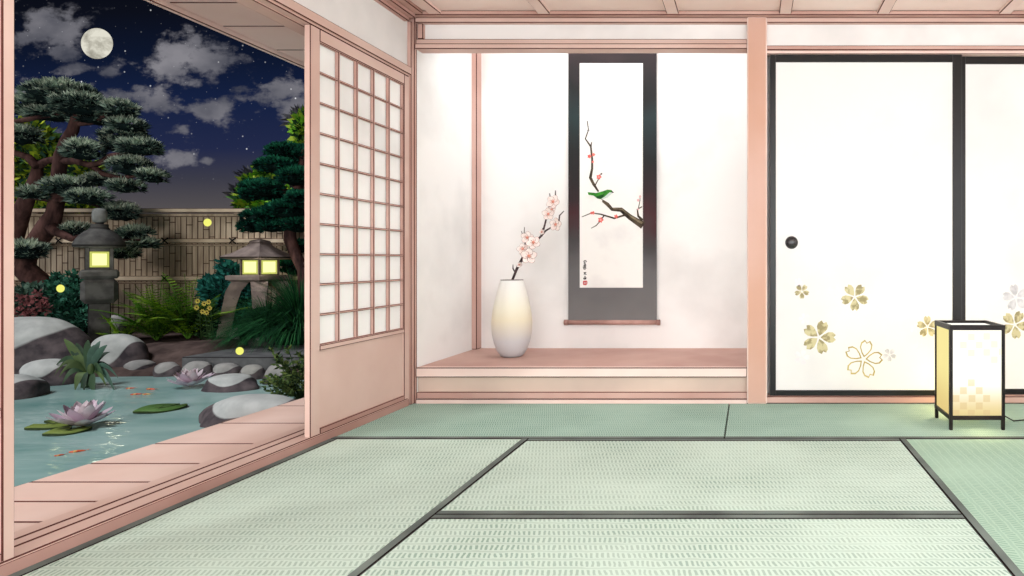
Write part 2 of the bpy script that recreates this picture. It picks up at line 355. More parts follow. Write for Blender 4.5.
# ------------------------------------------------------------------ sliding doors
def petals(b, cx, cz, r, y, m, rot=0, outline=False, t=.0012):
    sh = [(.10, 0), (.30, .17), (.58, .31), (.82, .30), (1.0, .14), (.87, 0), (1.0, -.14), (.82, -.30), (.58, -.31), (.30, -.17)]
    for k in range(5):
        a = rot+2*PI*k/5; ca, sa = math.cos(a), math.sin(a)
        P = [(cx+r*(u*ca-v*sa), cz+r*(u*sa+v*ca)) for u, v in sh]
        if outline:
            mu, mv = .58, 0
            Q = [(cx+r*(((u-mu)*.80+mu)*ca-(v*.80)*sa), cz+r*(((u-mu)*.80+mu)*sa+(v*.80)*ca)) for u, v in sh]
            n = len(P); o = len(b.v)
            for (x, z) in P+Q: b.v.append((x, y-t, z))
            for i in range(n): b.face((o+i, o+(i+1) % n, o+n+(i+1) % n, o+n+i), m)
        else: b.prism(P, y-t, y+.0005, m)
GOLD = mat('gold_leaf', (206, 196, 152), .5, (152, 140, 98), 34, spec=.4, lo=.42, hi=.55)
GOLD2 = mat('gold_line', (206, 186, 110), .4, (150, 128, 62), 9, spec=.5)
SILV = mat('silver_leaf', (222, 220, 222), .5, (188, 186, 190), 30, spec=.3)
BLUSH = mat('blush_motif', (246, 236, 236), .7, (238, 226, 228), 30)
def fusuma(name, x0, x1, y, lw, rw, motifs, pull, label):
    t = empty(name, ((x0+x1)/2, y+.012, .0395), label, None); t['kind'] = 'structure'
    z0, z1 = .0395, 1.951
    b = MB(); w = .002
    b.box(x0, x0+lw, y, y+.026, z0, z1, w); b.box(x1-rw, x1, y, y+.026, z0, z1, w)
    b.box(x0+lw, x1-rw, y, y+.026, z0, z0+.031, w); b.box(x0+lw, x1-rw, y, y+.026, z1-.042, z1, w)
    b.build('door_frame', [LACQ, SILV if False else mat('lacquer_edge', (70, 66, 66), .4)], t)
    b = MB(); b.box(x0+lw-.005, x1-rw+.005, y+.006, y+.02, z0+.028, z1-.038, .0008)
    for (px, py, r, mi, rot, ol) in motifs:
        petals(b, X_(px, D), Z_(py, D), r/178.7, y+.006, mi, rot, ol)
    b.build('door_panel', [FUSUMA, FUSUMA, GOLD, GOLD2, SILV, BLUSH], t)
    if pull:
        cx, cz = X_(pull[0], D), Z_(pull[1], D)
        b = MB(); prof = [(.0, -.006), (.022, -.006), (.026, -.003), (.028, .004), (.034, .006), (.036, .003), (.036, 0)]
        n = 28; o = 0
        for r, h in prof:
            for k in range(n):
                a = 2*PI*k/n; b.v.append((cx+r*math.cos(a), y+.006-h, cz+r*math.sin(a)))
        for i in range(len(prof)-1):
            for k in range(n): b.face((i*n+k, (i+1)*n+k, (i+1)*n+(k+1) % n, i*n+(k+1) % n), 0, True)
        b.blob((cx, y+.004, cz), (.033, .016, .033), amp=0, m=0)
        b.build('door_pull', [mat('black_pull', (34, 32, 34), .25, spec=.6)], t)
    return t
GM = [(802, 291.5, 7.5, 2, PI/2*1.0+.64, 0), (855, 297, 14, 2, PI*1.5, 0), (819, 337.5, 17, 2, .3+.95, 0), (863.7, 359.5, 19.5, 3, .1, 1), (890, 355, 6.8, 4, .9, 0),
      (834, 290.5, 6, 5, .2, 0), (804.5, 319, 6, 5, .6, 0), (802, 357.5, 8, 5, 0, 0), (798.5, 282.5, 4.5, 5, 0, 0), (928, 327, 11, 2, .35, 0), (915, 328.7, 5, 5, 0, 0), (919, 345, 5, 5, .4, 0)]
fusuma('door_1', .112, 1.188, D+.004, .033, .052, GM, (791.7, 242.5), 'white paper sliding door with gold flowers and round black pull')
fusuma('door_2', 1.186, 2.26, D+.038, .034, .033, [(1019, 298, 13.5, 4, .5, 0), (1018, 325.5, 14.5, 2, 1.1, 0), (1050, 350, 14, 2, .3, 0), (1090, 330, 12, 3, .8, 1)], None, 'white paper sliding door behind the glowing floor lamp')
fusuma('door_5', 2.262, 3.0-.42, D+.040, .034, .033, [], None, 'white paper sliding door in the far corner')

def shoji(name, y0, y1, lw, rw, n, label):
    """paper screen in the left wall: lattice above, board below"""
    t = empty(name, (-1.894, (y0+y1)/2, .028), label, None); t['kind'] = 'structure'
    xa, xb = -1.912, -1.884; z0, z1 = .029, 1.812
    za, zb = .425, 1.758
    b = MB(); w = .003
    b.box(xa, xb, y0, y0+lw, z0, z1, w); b.box(xa, xb, y1-rw, y1, z0, z1, w)
    b.box(xa, xb, y0+lw, y1-rw, zb, z1, w); b.box(xa, xb, y0+lw, y1-rw, za-.022, za, w); b.box(xa, xb+.001, y0+lw, y1-rw, z0, .062, w, 2)
    b.build('door_frame', [WOOD, INK, SHADEW], t)
    b = MB(); ww = .0025
    ly, ry = y0+lw, y1-rw
    st = .010
    for i in range(n+1):
        yy = ly+(ry-ly)*i/n; b.box(xa+.006, xb-.003, yy-st/2, yy+st/2, za, zb, ww)
    for k in range(11):
        zz = za+(zb-za)*k/10; b.box(xa+.006, xb-.005, ly, ry, zz-st/2, zz+st/2, ww)
    b.build('lattice', [WOODM, INK], t)
    b = MB(); b.box(xa+.003, xa+.006, ly-.002, ry+.002, za-.002, zb+.002, .0005); b.build('paper', [PAPER, PAPER], t)
    b = MB(); b.box(xa+.006, xb-.010, ly-.002, ry+.002, .05, za-.018, .001); b.build('lower_board', [WOOD, WOOD], t)
shoji('door_3', 2.657, 3.428, .060, .048, 5, 'sliding paper screen with ten rows of panes beside the alcove')
shoji('door_4', .84, 1.590, .045, .028, 5, 'sliding paper screen at the left edge')

# ------------------------------------------------------------------ tatami mats
def tatami(x0, x1, y0, y1, m, borders, label):
    t = empty('tatami_mat', ((x0+x1)/2, (y0+y1)/2, -.055), label, 'tatami mat', 'tatami mats on the floor')
    b = MB(); g = .0012
    b.box(x0+g, x1-g, y0+g, y1-g, -.055, 0, .0025); b.build('rush_surface', [m, INKD], t)
    for (a0, a1, c0, c1) in borders:
        b = MB(); b.box(a0, a1, c0, c1, -.05, .0026, .0034); b.build('cloth_border', [HEM, INKD], t)
xa, xb_, xc, xd = -1.879, -.990, .667, 1.66
y1_, y2_, y3_ = 1.945, 2.771, D-.013
hw = .031; vw = .031
tatami(xa, -.115, y2_, y3_, TATB, [(xa, -.115, y2_, y2_+hw+.004)], 'narrow tatami mat along the foot of the alcove')
tatami(-.115, 2.58, y2_, y3_, TATB, [(-.115, 2.58, y2_, y2_+hw+.004)], 'tatami mat under the glowing lamp by the sliding doors')
tatami(xa, xb_, .97, y2_, TAT, [(xa, xa+vw+.006, .97, y2_), (xb_-vw, xb_, .97, y2_)], 'long tatami mat beside the garden sill')
tatami(xb_, xc, y1_, y2_, TAT, [(xb_, xc, y1_, y1_+hw), (xb_, xc, y2_-hw, y2_)], 'middle tatami mat between the two long ones, nearer the alcove')
tatami(xb_, xc, 1.11, y1_, TAT, [(xb_, xc, 1.11, 1.11+hw), (xb_, xc, y1_-hw, y1_)], 'tatami mat nearest the viewer')
tatami(xc, xd-.03, .97, y2_, TATR, [(xc, xc+vw, .97, y2_), (xd-.03-vw, xd-.03, .97, y2_)], 'greener tatami mat in front of the glowing lamp, lines running lengthwise')
for (a, b_, c, d, l) in ((xa, .667, -1.2, .97, 'tatami mat behind the viewer'),):
    pass

# ------------------------------------------------------------------ hanging scroll
ZS = 4.205
def sx(px): return X_(px, ZS)
def sz(py): return Z_(py, ZS)
def scroll_cloth():
    m = bpy.data.materials.new('scroll_mount_cloth'); m.use_nodes = True; nt = m.node_tree; b = nt.nodes['Principled BSDF']; b.inputs['Roughness'].default_value = .8
    t = nt.nodes.new('ShaderNodeTexCoord'); s = nt.nodes.new('ShaderNodeSeparateXYZ'); nt.links.new(t.outputs['Object'], s.inputs[0])
    n = nt.nodes.new('ShaderNodeTexNoise'); n.inputs['Scale'].default_value = 4; nt.links.new(t.outputs['Object'], n.inputs['Vector'])
    mm = nt.nodes.new('ShaderNodeMath'); mm.operation = 'MULTIPLY_ADD'; nt.links.new(n.outputs[0], mm.inputs[0]); mm.inputs[1].default_value = .35; nt.links.new(s.outputs[2], mm.inputs[2])
    r = nt.nodes.new('ShaderNodeValToRGB'); mr = nt.nodes.new('ShaderNodeMapRange'); mr.inputs[1].default_value = .55; mr.inputs[2].default_value = 2.4
    nt.links.new(mm.outputs[0], mr.inputs[0]); nt.links.new(mr.outputs[0], r.inputs[0])
    e = r.color_ramp; st = [(0, (118, 116, 116)), (.17, (100, 98, 99)), (.29, (64, 60, 62)), (.38, (64, 28, 34)), (.46, (38, 22, 26)), (.62, (18, 20, 22)), (.76, (26, 44, 46)), (.86, (12, 12, 14)), (1, (44, 30, 34))]
    e.elements[0].position, e.elements[0].color = 0, lin(st[0][1]); e.elements[1].position, e.elements[1].color = 1, lin(st[-1][1])
    for p, c in st[1:-1]: q = e.elements.new(p); q.color = lin(c)
    nt.links.new(r.outputs[0], b.inputs['Base Color']); return m
t = empty('hanging_scroll', (sx(612), ZS, sz(322)), 'tall dark-framed hanging scroll with a green bird on a plum branch', 'scroll')
b = MB(); x0, x1, xi0, xi1 = sx(568.3), sx(656.6), sx(579.7), sx(643)
b.box(x0, x1, ZS, ZS+.004, sz(321), 2.34, .0015); b.build('mount', [scroll_cloth(), INKD], t)
PB = mat('ink_branch', (92, 80, 64), .9, (50, 42, 36), 20); PBL = mat('branch_light', (150, 136, 110), .9, (92, 80, 62), 20)
PR = mat('plum_red', (222, 92, 84), .9, (236, 130, 120), 60); PPK = mat('plum_pale', (240, 190, 190), .9)
GRN = mat('bird_green', (70, 150, 50), .9, (44, 112, 40), 30); DGR = mat('bird_wing', (36, 78, 40), .9); WHI = mat('bird_breast', (214, 226, 220), .9)
TXT = mat('brush_ink', (40, 36, 34), .9); SEAL = mat('seal_red', (222, 70, 74), .9)
b = MB(); b.box(xi0, xi1, ZS-.0025, ZS+.001, sz(287.8), sz(63.2), .0008)
def stroke(pts, wid, m, dy=0, sm=True):
    P = [(sx(px), sz(py)) for px, py in pts]; n = len(P); L_, R_ = [], []
    for i, (x, z) in enumerate(P):
        ax, az = P[max(i-1, 0)]; bx_, bz = P[min(i+1, n-1)]; dx, dz = bx_-ax, bz-az; l = math.hypot(dx, dz) or 1
        w = (wid[i] if isinstance(wid, (list, tuple)) else wid)/147.4/2
        L_.append((x-dz/l*w, z+dx/l*w)); R_.append((x+dz/l*w, z-dx/l*w))
    o = len(b.v); y = ZS-.0032-dy
    for q in L_+R_: b.v.append((q[0], y, q[1]))
    for i in range(n-1): b.face((o+i, o+i+1, o+n+i+1, o+n+i), m)
S = 4.43
def q(*a): return [(576+x/S, 110+y/S) for x, y in a]
stroke(q((50, 48), (56, 88), (42, 128), (66, 162)), [1, 1, 1.3, 1.8], 1)
stroke(q((70, 142), (66, 162), (72, 215), (72, 260), (64, 300), (78, 328), (100, 362)), [.7, 1.8, 2, 2.2, 3, 2.8, 1.6], 1)
stroke(q((86, 332), (96, 314), (112, 282)), [1.2, 1, .7], 1); stroke(q((50, 90), (60, 90)), .6, 1)
stroke(q((118, 402), (140, 418), (160, 440), (200, 442), (240, 475), (298, 512)), [2.4, 3.6, 3.4, 4.6, 5.4, 7.5], 1)
stroke(q((165, 437), (205, 440), (245, 472), (294, 502)), [.8, 1.4, 1.6, 2.4], 2, .0005)
stroke(q((294, 428), (272, 440), (276, 470), (296, 490)), [1, 1.4, 2.2, 3], 1); stroke(q((276, 440), (284, 400), (284, 378)), [1, .7, .5], 1)
stroke(q((26, 474), (70, 456), (110, 462), (170, 480), (215, 466), (205, 448)), [.7, 1, 1.4, 1.8, 2.2, 3], 1)
stroke(q((126, 466), (108, 492), (90, 512), (68, 524)), [1.3, 1.1, 1, .6], 1)
def dot(x, y, r, m, dy=.0008):
    cx, cz = sx(576+x/S), sz(110+y/S); rr = r/S/147.4
    P = [(cx+rr*(1+.25*math.cos(5*a))*math.cos(a), cz+rr*(1+.25*math.cos(5*a))*math.sin(a)) for a in [2*PI*i/20 for i in range(20)]]
    o = len(b.v); 
    for (x_, z_) in P: b.v.append((x_, ZS-.0032-dy, z_))
    b.face([o+i for i in range(20)], m)
for (x, y, r, m) in ((60, 206, 8, 3), (78, 198, 7, 3), (75, 230, 5, 3), (102, 297, 10, 3), (113, 283, 4, 1), (110, 487, 11, 3), (76, 456, 7, 3), (68, 457, 5, 3), (178, 472, 8, 3), (276, 400, 6, 4), (284, 384, 5, 4), (276, 440, 4, 4)): dot(x, y, r, m)
for (x, y, r) in ((102, 297, 3), (110, 487, 3.5)): dot(x, y, r, 4, .0012)
def patch(pts, m, dy):
    o = len(b.v)
    for p in q(*pts): b.v.append((sx(p[0]), ZS-.0032-dy, sz(p[1])))
    b.face([o+i for i in range(len(pts))], m)
patch([(52, 364), (90, 368), (120, 360), (140, 353), (158, 355), (164, 362), (158, 372), (140, 388), (112, 396), (94, 392), (80, 380), (56, 376)], 5, .0014)
patch([(108, 396), (140, 388), (158, 372), (162, 364), (148, 366), (128, 384)], 7, .0017)
patch([(88, 384), (108, 378), (128, 372), (118, 388), (98, 394)], 6, .0018); patch([(158, 358), (170, 366), (159, 368)], 8, .0018)
stroke(q((112, 392), (120, 402)), .8, 8, .0015)
S2 = 16.0
def q2(*a): return [(576+x/S2, 256+y/S2) for x, y in a]
# brush writing: a column of small cursive marks and a red seal
for pts, w in (([(124, 92), (134, 78), (158, 74), (168, 88), (160, 98)], .9), ([(140, 96), (130, 108)], .8), ([(148, 104), (146, 128), (156, 142)], 1.0), ([(124, 118), (136, 124)], .7),
               ([(120, 150), (142, 146), (164, 152)], .9), ([(136, 160), (150, 170), (164, 160)], .8), ([(112, 180), (128, 176), (150, 184), (164, 198)], 1.1), ([(118, 200), (134, 206), (152, 214)], 1.0), ([(140, 136), (138, 168)], .6),
               ([(124, 268), (166, 264)], .8), ([(146, 256), (144, 280)], .8), ([(134, 262), (128, 272)], .7), ([(144, 280), (128, 298)], .8), ([(150, 280), (158, 296), (170, 296)], .8),
               ([(136, 328), (156, 326)], .9), ([(126, 348), (128, 370)], .9), ([(134, 348), (170, 352)], 1.0), ([(148, 352), (146, 370)], .9), ([(128, 372), (164, 366)], .8), ([(158, 356), (156, 368)], .8)):
    stroke(q2(*pts), w, 8, .0002)
for pts, w in (([(122, 404), (176, 404)], 1.0), ([(122, 404), (122, 456)], 1.0), ([(176, 404), (176, 440), (164, 458)], 1.0), ([(122, 456), (166, 460)], 1.0), ([(138, 418), (158, 418)], .9), ([(138, 436), (158, 436)], .9), ([(148, 410), (148, 452)], .8)):
    stroke(q2(*pts), w, 9, .0002)
b.build('paper', [SPAPER, PB, PBL, PR, PPK, GRN, DGR, WHI, TXT, SEAL], t)
b = MB(); b.tube([(sx(566.5), ZS-.006, sz(322.3)), (sx(658.5), ZS-.006, sz(322.3))], .0165, 14)
for e in (566.5, 658.5): b.tube([(sx(e)-.012, ZS-.006, sz(322.3)), (sx(e)+.012, ZS-.006, sz(322.3))], .0195, 14)
b.build('roller', [mat('roller_wood', (196, 156, 146), .5, (150, 112, 104), 6)], t)
b = MB(); b.tube([(x0-.01, ZS, 2.345), (x1+.01, ZS, 2.345)], .010, 10); b.build('top_rod', WMI, t)
b = MB(); b.tube([(x0+.1, ZS, 2.35), ((x0+x1)/2, ZS+.012, 2.44), (x1-.1, ZS, 2.35)], .003, 6); b.build('hanging_cord', [LACQ], t)

# ------------------------------------------------------------------ vase and plum branch
ZV = 3.86; vx = X_(512, ZV)
t = empty('vase', (vx, ZV, .2), 'tall cream ceramic vase on the alcove platform', 'vase')
VM = bpy.data.materials.new('vase_ceramic'); VM.use_nodes = True; nt = VM.node_tree; bs = nt.nodes['Principled BSDF']; bs.inputs['Roughness'].default_value = .45; bs.inputs['Specular IOR Level'].default_value = .25
tcx = nt.nodes.new('ShaderNodeTexCoord'); s3 = nt.nodes.new('ShaderNodeSeparateXYZ'); nt.links.new(tcx.outputs['Object'], s3.inputs[0])
mr3 = nt.nodes.new('ShaderNodeMapRange'); mr3.inputs[1].default_value = .2; mr3.inputs[2].default_value = .67; nt.links.new(s3.outputs[2], mr3.inputs[0])
r3 = nt.nodes.new('ShaderNodeValToRGB'); nt.links.new(mr3.outputs[0], r3.inputs[0]); nt.links.new(r3.outputs[0], bs.inputs['Base Color'])
e3 = r3.color_ramp.elements
e3[0].position, e3[0].color = 0, lin((196, 194, 197)); e3[1].position, e3[1].color = 1, lin((244, 243, 240))  # runs from grey foot through cream to near white rim
for p, c in ((.22, (208, 206, 208)), (.38, (226, 218, 204)), (.5, (238, 228, 202)), (.64, (242, 236, 216)), (.82, (244, 240, 230))):
    e = e3.new(p); e.color = lin(c)
hv = .476
prof = [(0, 0), (.052, 0), (.066, .008), (.088, .04), (.106, .09), (.118, .15), (.1205, .21), (.115, .27), (.104, .33), (.090, .39), (.077, .44), (.068, .468), (.066, hv), (.062, hv+.001), (.060, hv-.006), (.07, .42), (.1, .3), (.1, .12), (0, .06)]
b = MB(); b.lathe(prof, (vx, ZV, .2), 40); b.build('body', [VM], t)
b = MB(); n = 40
b.lathe([(.062, hv-.001), (.0675, hv-.002), (.0672, hv+.002), (.0625, hv+.002)], (vx, ZV, .2), 40); b.build('rim', [mat('vase_rim', (150, 140, 138), .6)], t)
def bp_(px, py, dz=0): v = at(px, py, ZV+dz); return v
t = empty('plum_branch', (vx, ZV, .3), 'dark plum branch with pale pink blossoms standing in the cream vase', 'branch')
BR = mat('twig_brown', (92, 72, 74), .8, (56, 42, 46), 30)
b = MB()
b.tube([(vx+.002, ZV+.03, .3), bp_(512, 281), bp_(517, 268.5), bp_(524, 255), bp_(533.6, 244), bp_(541.6, 235.5)], [.008, .008, .0085, .0075, .007, .0065], 8)
b.tube([bp_(541.6, 236), bp_(543.5, 230, -.01), bp_(546, 220, -.02), bp_(548.5, 209.5, -.02), bp_(551, 201, -.02), bp_(549.6, 193.5, -.02)], [.0065, .006, .0055, .005, .0045, .003], 8)
b.tube([bp_(551, 201, -.02), bp_(555.4, 197, -.02), bp_(555.5, 190.5, -.02)], [.004, .0045, .003], 8)
b.tube([bp_(541.6, 235.5), bp_(546, 230.5, .02), bp_(552, 227, .02), bp_(559, 221, .02), bp_(559.5, 215.5, .02), bp_(564, 211, .02)], [.006, .0055, .005, .005, .0045, .003], 8)
b.tube([bp_(541, 236), bp_(543, 228)], [.006, .004], 6)
b.tube([bp_(526, 250), bp_(524, 236, -.01), bp_(524.5, 227, -.02)], [.004, .0035, .002], 6); b.tube([bp_(524, 240, -.01), bp_(521.5, 231, -.02)], [.0035, .002], 6)
b.tube([bp_(515, 272), bp_(513, 268.5), bp_(513, 264.5)], [.005, .004, .002], 6); b.tube([bp_(521, 262), bp_(529, 256)], [.004, .0025], 6)
b.build('twigs', [BR, BR], t)
PET = mat('petal_pink', (254, 246, 242), .8, (250, 230, 224), 40, spec=.05); PEC = mat('blossom_center', (238, 168, 150), .8, (226, 140, 120), 60); STM = mat('stamen', (196, 120, 90), .8)
def blossom(parent, px, py, r, dz, rot, k):
    c = bp_(px, py, dz); R = r/161*1.05
    b = MB()
    nrm = Vector((random.uniform(-.3, .3), -1, random.uniform(-.1, .35))).normalized(); u = nrm.orthogonal().normalized(); v = nrm.cross(u)
    for i in range(5):
        a = rot+2*PI*i/5; d = u*math.cos(a)+v*math.sin(a); e = u*-math.sin(a)+v*math.cos(a)
        cen = c+d*R*.55+nrm*(.002+.0008*i); o = len(b.v); b.v.append(tuple(cen-nrm*.004)); nn = 14
        for j in range(nn):
            q_ = 2*PI*j/nn; rr = R*.47*(1+.06*math.cos(3*q_)); b.v.append(tuple(cen+d*math.cos(q_)*rr+e*math.sin(q_)*rr+nrm*.004*math.cos(q_)))
        for j in range(nn): b.face((o, o+1+j, o+1+(j+1) % nn), 0, True)
        # thin rim line
        for j in range(nn):
            A = Vector(b.v[o+1+j]); B = Vector(b.v[o+1+(j+1) % nn]); oo = len(b.v)
            b.v += [tuple(A), tuple(B), tuple(cen+(B-cen)*1.09-nrm*.001), tuple(cen+(A-cen)*1.09-nrm*.001)]; b.face((oo, oo+1, oo+2, oo+3), 1)
    f = b.build('blossom', [PET, mat('petal_edge', (150, 104, 96), .9)], parent)
    b = MB(); b.blob(c+nrm*.006, (R*.22,)*3, 8, 6, 0)
    for i in range(7):
        a = 2*PI*i/7+.3; d = u*math.cos(a)+v*math.sin(a); b.tube([c+nrm*.006, c+nrm*.012+d*R*.42], .0011, 5, 1)
    b.build('stamens', [PEC, STM], f)
for i, (px, py, r, dz) in enumerate(((553.4, 202, 6.3, -.035), (552, 209.5, 3.6, -.03), (548.5, 214, 5.5, -.045), (556, 224.5, 6, .0), (527.4, 237.5, 5.6, -.03), (533.5, 242.7, 6.3, -.05), (523, 249, 5.3, -.035), (529, 256, 7, -.055), (542.5, 232, 2.6, -.02), (520, 265, 2.6, -.02))):
    blossom(t, px, py, r, dz, random.random()*3, i)

# ------------------------------------------------------------------ glowing floor lamp
t = empty('floor_lamp', (1.068, 3.02, 0), 'glowing square paper floor lamp in a black frame with checkered pattern', 'lamp')
ax0, ax1, ay0, ay1, az1 = .938, 1.199, 2.912, 3.15, .494
LF = mat('lamp_frame_lacquer', (22, 15, 14), .4, (12, 8, 8), 5, spec=.3); pw = .0155
for (px, py) in ((ax0, ay0), (ax1-pw, ay0), (ax0, ay1-pw), (ax1-pw, ay1-pw)):
    MB().box(px, px+pw, py, py+pw, 0.0, az1-.004, .0015).build('post', [LF, LF], t)
for (z0, z1, nm) in ((az1-.024, az1, 'top_rail'), (.048, .068, 'bottom_rail')):
    b = MB(); b.box(ax0-.001, ax1+.001, ay0-.001, ay0+pw, z0, z1, .0015); b.box(ax0-.001, ax1+.001, ay1-pw, ay1+.001, z0, z1, .0015)
    b.box(ax0-.001, ax0+pw, ay0+pw, ay1-pw, z0, z1, .0015); b.box(ax1-pw, ax1+.001, ay0+pw, ay1-pw, z0, z1, .0015); b.build(nm, [LF, LF], t)
def glow(name, lo, hi, slo, shi, z0, z1, edge=None):
    m = bpy.data.materials.new(name); m.use_nodes = True; nt = m.node_tree; nt.nodes.clear()
    o = nt.nodes.new('ShaderNodeOutputMaterial'); e = nt.nodes.new('ShaderNodeEmission'); nt.links.new(e.outputs[0], o.inputs[0])
    t_ = nt.nodes.new('ShaderNodeTexCoord'); s = nt.nodes.new('ShaderNodeSeparateXYZ'); nt.links.new(t_.outputs['Object'], s.inputs[0])
    mr = nt.nodes.new('ShaderNodeMapRange'); mr.inputs[1].default_value = z0; mr.inputs[2].default_value = z1; mr.interpolation_type = 'SMOOTHSTEP'; nt.links.new(s.outputs[2], mr.inputs[0])
    mx = nt.nodes.new('ShaderNodeMixRGB'); mx.inputs[1].default_value = lin(lo); mx.inputs[2].default_value = lin(hi); nt.links.new(mr.outputs[0], mx.inputs[0]); nt.links.new(mx.outputs[0], e.inputs[0])
    mr2 = nt.nodes.new('ShaderNodeMapRange'); mr2.inputs[1].default_value = z0; mr2.inputs[2].default_value = z1; mr2.inputs[3].default_value = slo; mr2.inputs[4].default_value = shi; nt.links.new(s.outputs[2], mr2.inputs[0])
    nt.links.new(mr2.outputs[0], e.inputs[1]); return m
PF = glow('lit_paper_front', (244, 222, 160), (255, 252, 240), .95, 1.3, .07, .24)
PFC = glow('lit_paper_check', (242, 216, 158), (253, 247, 220), .93, 1.2, .07, .30)
PFE = glow('lit_paper_side', (240, 214, 140), (252, 236, 160), .92, 1.0, .07, .30)
b = MB(); yf = ay0+.006
b.box(ax0+pw, ax1-pw, yf, yf+.002, .066, az1-.022, .0004)
def lx(px): return X_(px, ay0+.006)
def lz(py): return Z_(py, ay0+.006)
cw = 33/4.43
for (cx_, cy_) in ((205, 120), (273, 117), (170, 155), (240, 155), (307, 152), (273, 188), (307, 220), (340, 185), (205, 190), (205, 322), (170, 357), (240, 357), (137, 392), (208, 392), (170, 425), (240, 425), (137, 458), (205, 458), (273, 392), (273, 458)):
    px, py = 925+cx_/4.43, 310+cy_/4.43
    x_a, x_b = lx(px-cw/2+.3), min(lx(px+cw/2-.3), ax1-pw); z_a, z_b = lz(py+cw/2-.3), lz(py-cw/2+.3)
    o = len(b.v); b.v += [(x_a, yf-.0006, z_a), (x_b, yf-.0006, z_a), (x_b, yf-.0006, z_b), (x_a, yf-.0006, z_b)]; b.face((o, o+1, o+2, o+3), 2)
b.build('paper_panel', [PF, PF, PFC], t)
b = MB(); b.box(ax0+.006, ax0+.008, ay0+pw, ay1-pw, .066, az1-.022, .0004); b.build('paper_panel', [PFE, PFE], t)
b = MB(); b.box(ax1-.008, ax1-.006, ay0+pw, ay1-pw, .066, az1-.022, .0004); b.build('paper_panel', [PFE, PFE], t)
b = MB(); b.box(ax0+pw, ax1-pw, ay1-.008, ay1-.006, .066, az1-.022, .0004); b.build('paper_panel', [PF, PF], t)
b = MB(); b.box(ax0+pw, ax1-pw, ay0+pw, ay1-pw, az1-.016, az1-.013, .0004); b.build('top_paper', [PF, PF], t)
b = MB(); pts = [Vector((ax1, 3.05, .075)), Vector((1.24, 3.05, .04)), Vector((1.3, 3.06, .006)), Vector((1.42, 3.10, .005)), Vector((1.7, 3.16, .005)), Vector((2.1, 3.3, .005)), Vector((2.56, 3.34, .005))]
b.tube(pts, .0035, 6); b.build('power_cord', [LF], t)
point('floor_lamp_light', ((ax0+ax1)/2, 2.86, .12), .8, (1.0, .78, .42), .05)
point('floor_lamp_back_light', ((ax0+ax1)/2, 3.26, .16), 2.6, (1.0, .72, .34), .05)

# ------------------------------------------------------------------ garden ground, pond, fence
WZ, GZ = -.50, -.42
GH = -.22          # the bank behind the pond
def inside(x, y):
    """signed distance, positive inside the pond"""
    wob = .12*noise.noise(Vector((x*1.1, y*1.1, 3)))
    right = -4.05 if y < 5.7 else (-4.05-(y-5.7)*.35)
    return min(y-1.2, 6.98-y, x+12.5, right-x)+wob
b = MB(); nx, ny = 120, 120; gx0, gx1, gy0, gy1 = -17.0, -2.2, -4.0, 14.0
for j in range(ny+1):
    for i in range(nx+1):
        x = gx0+(gx1-gx0)*i/nx; y = gy0+(gy1-gy0)*j/ny; d = inside(x, y)
        z = GZ+.025*noise.noise(Vector((x*1.4, y*1.4, 0))); 
        ya, yb2 = (7.05, 7.7) if x < -6.6 else (7.95, 8.25)
        q_ = max(0, min(1, (y-ya)/(yb2-ya))); z += .20*q_*q_*(3-2*q_)
        if d > 0: z = GZ-.42*min(1, d/.35)
        b.v.append((x, y, z))
for j in range(ny):
    for i in range(nx):
        o = j*(nx+1)+i; b.face((o, o+1, o+nx+2, o+nx+1), 0, True)
b.raw([(-17, -4, -1.3), (20, -4, -1.3), (20, 14, -1.3), (-17, 14, -1.3)], [(0, 1, 2, 3)])
b.raw([(-120, 14, GZ), (60, 14, GZ), (60, 200, GZ), (-120, 200, GZ)], [(0, 1, 2, 3)])
struct('ground', b, [EARTH], 'brown earth of the garden')
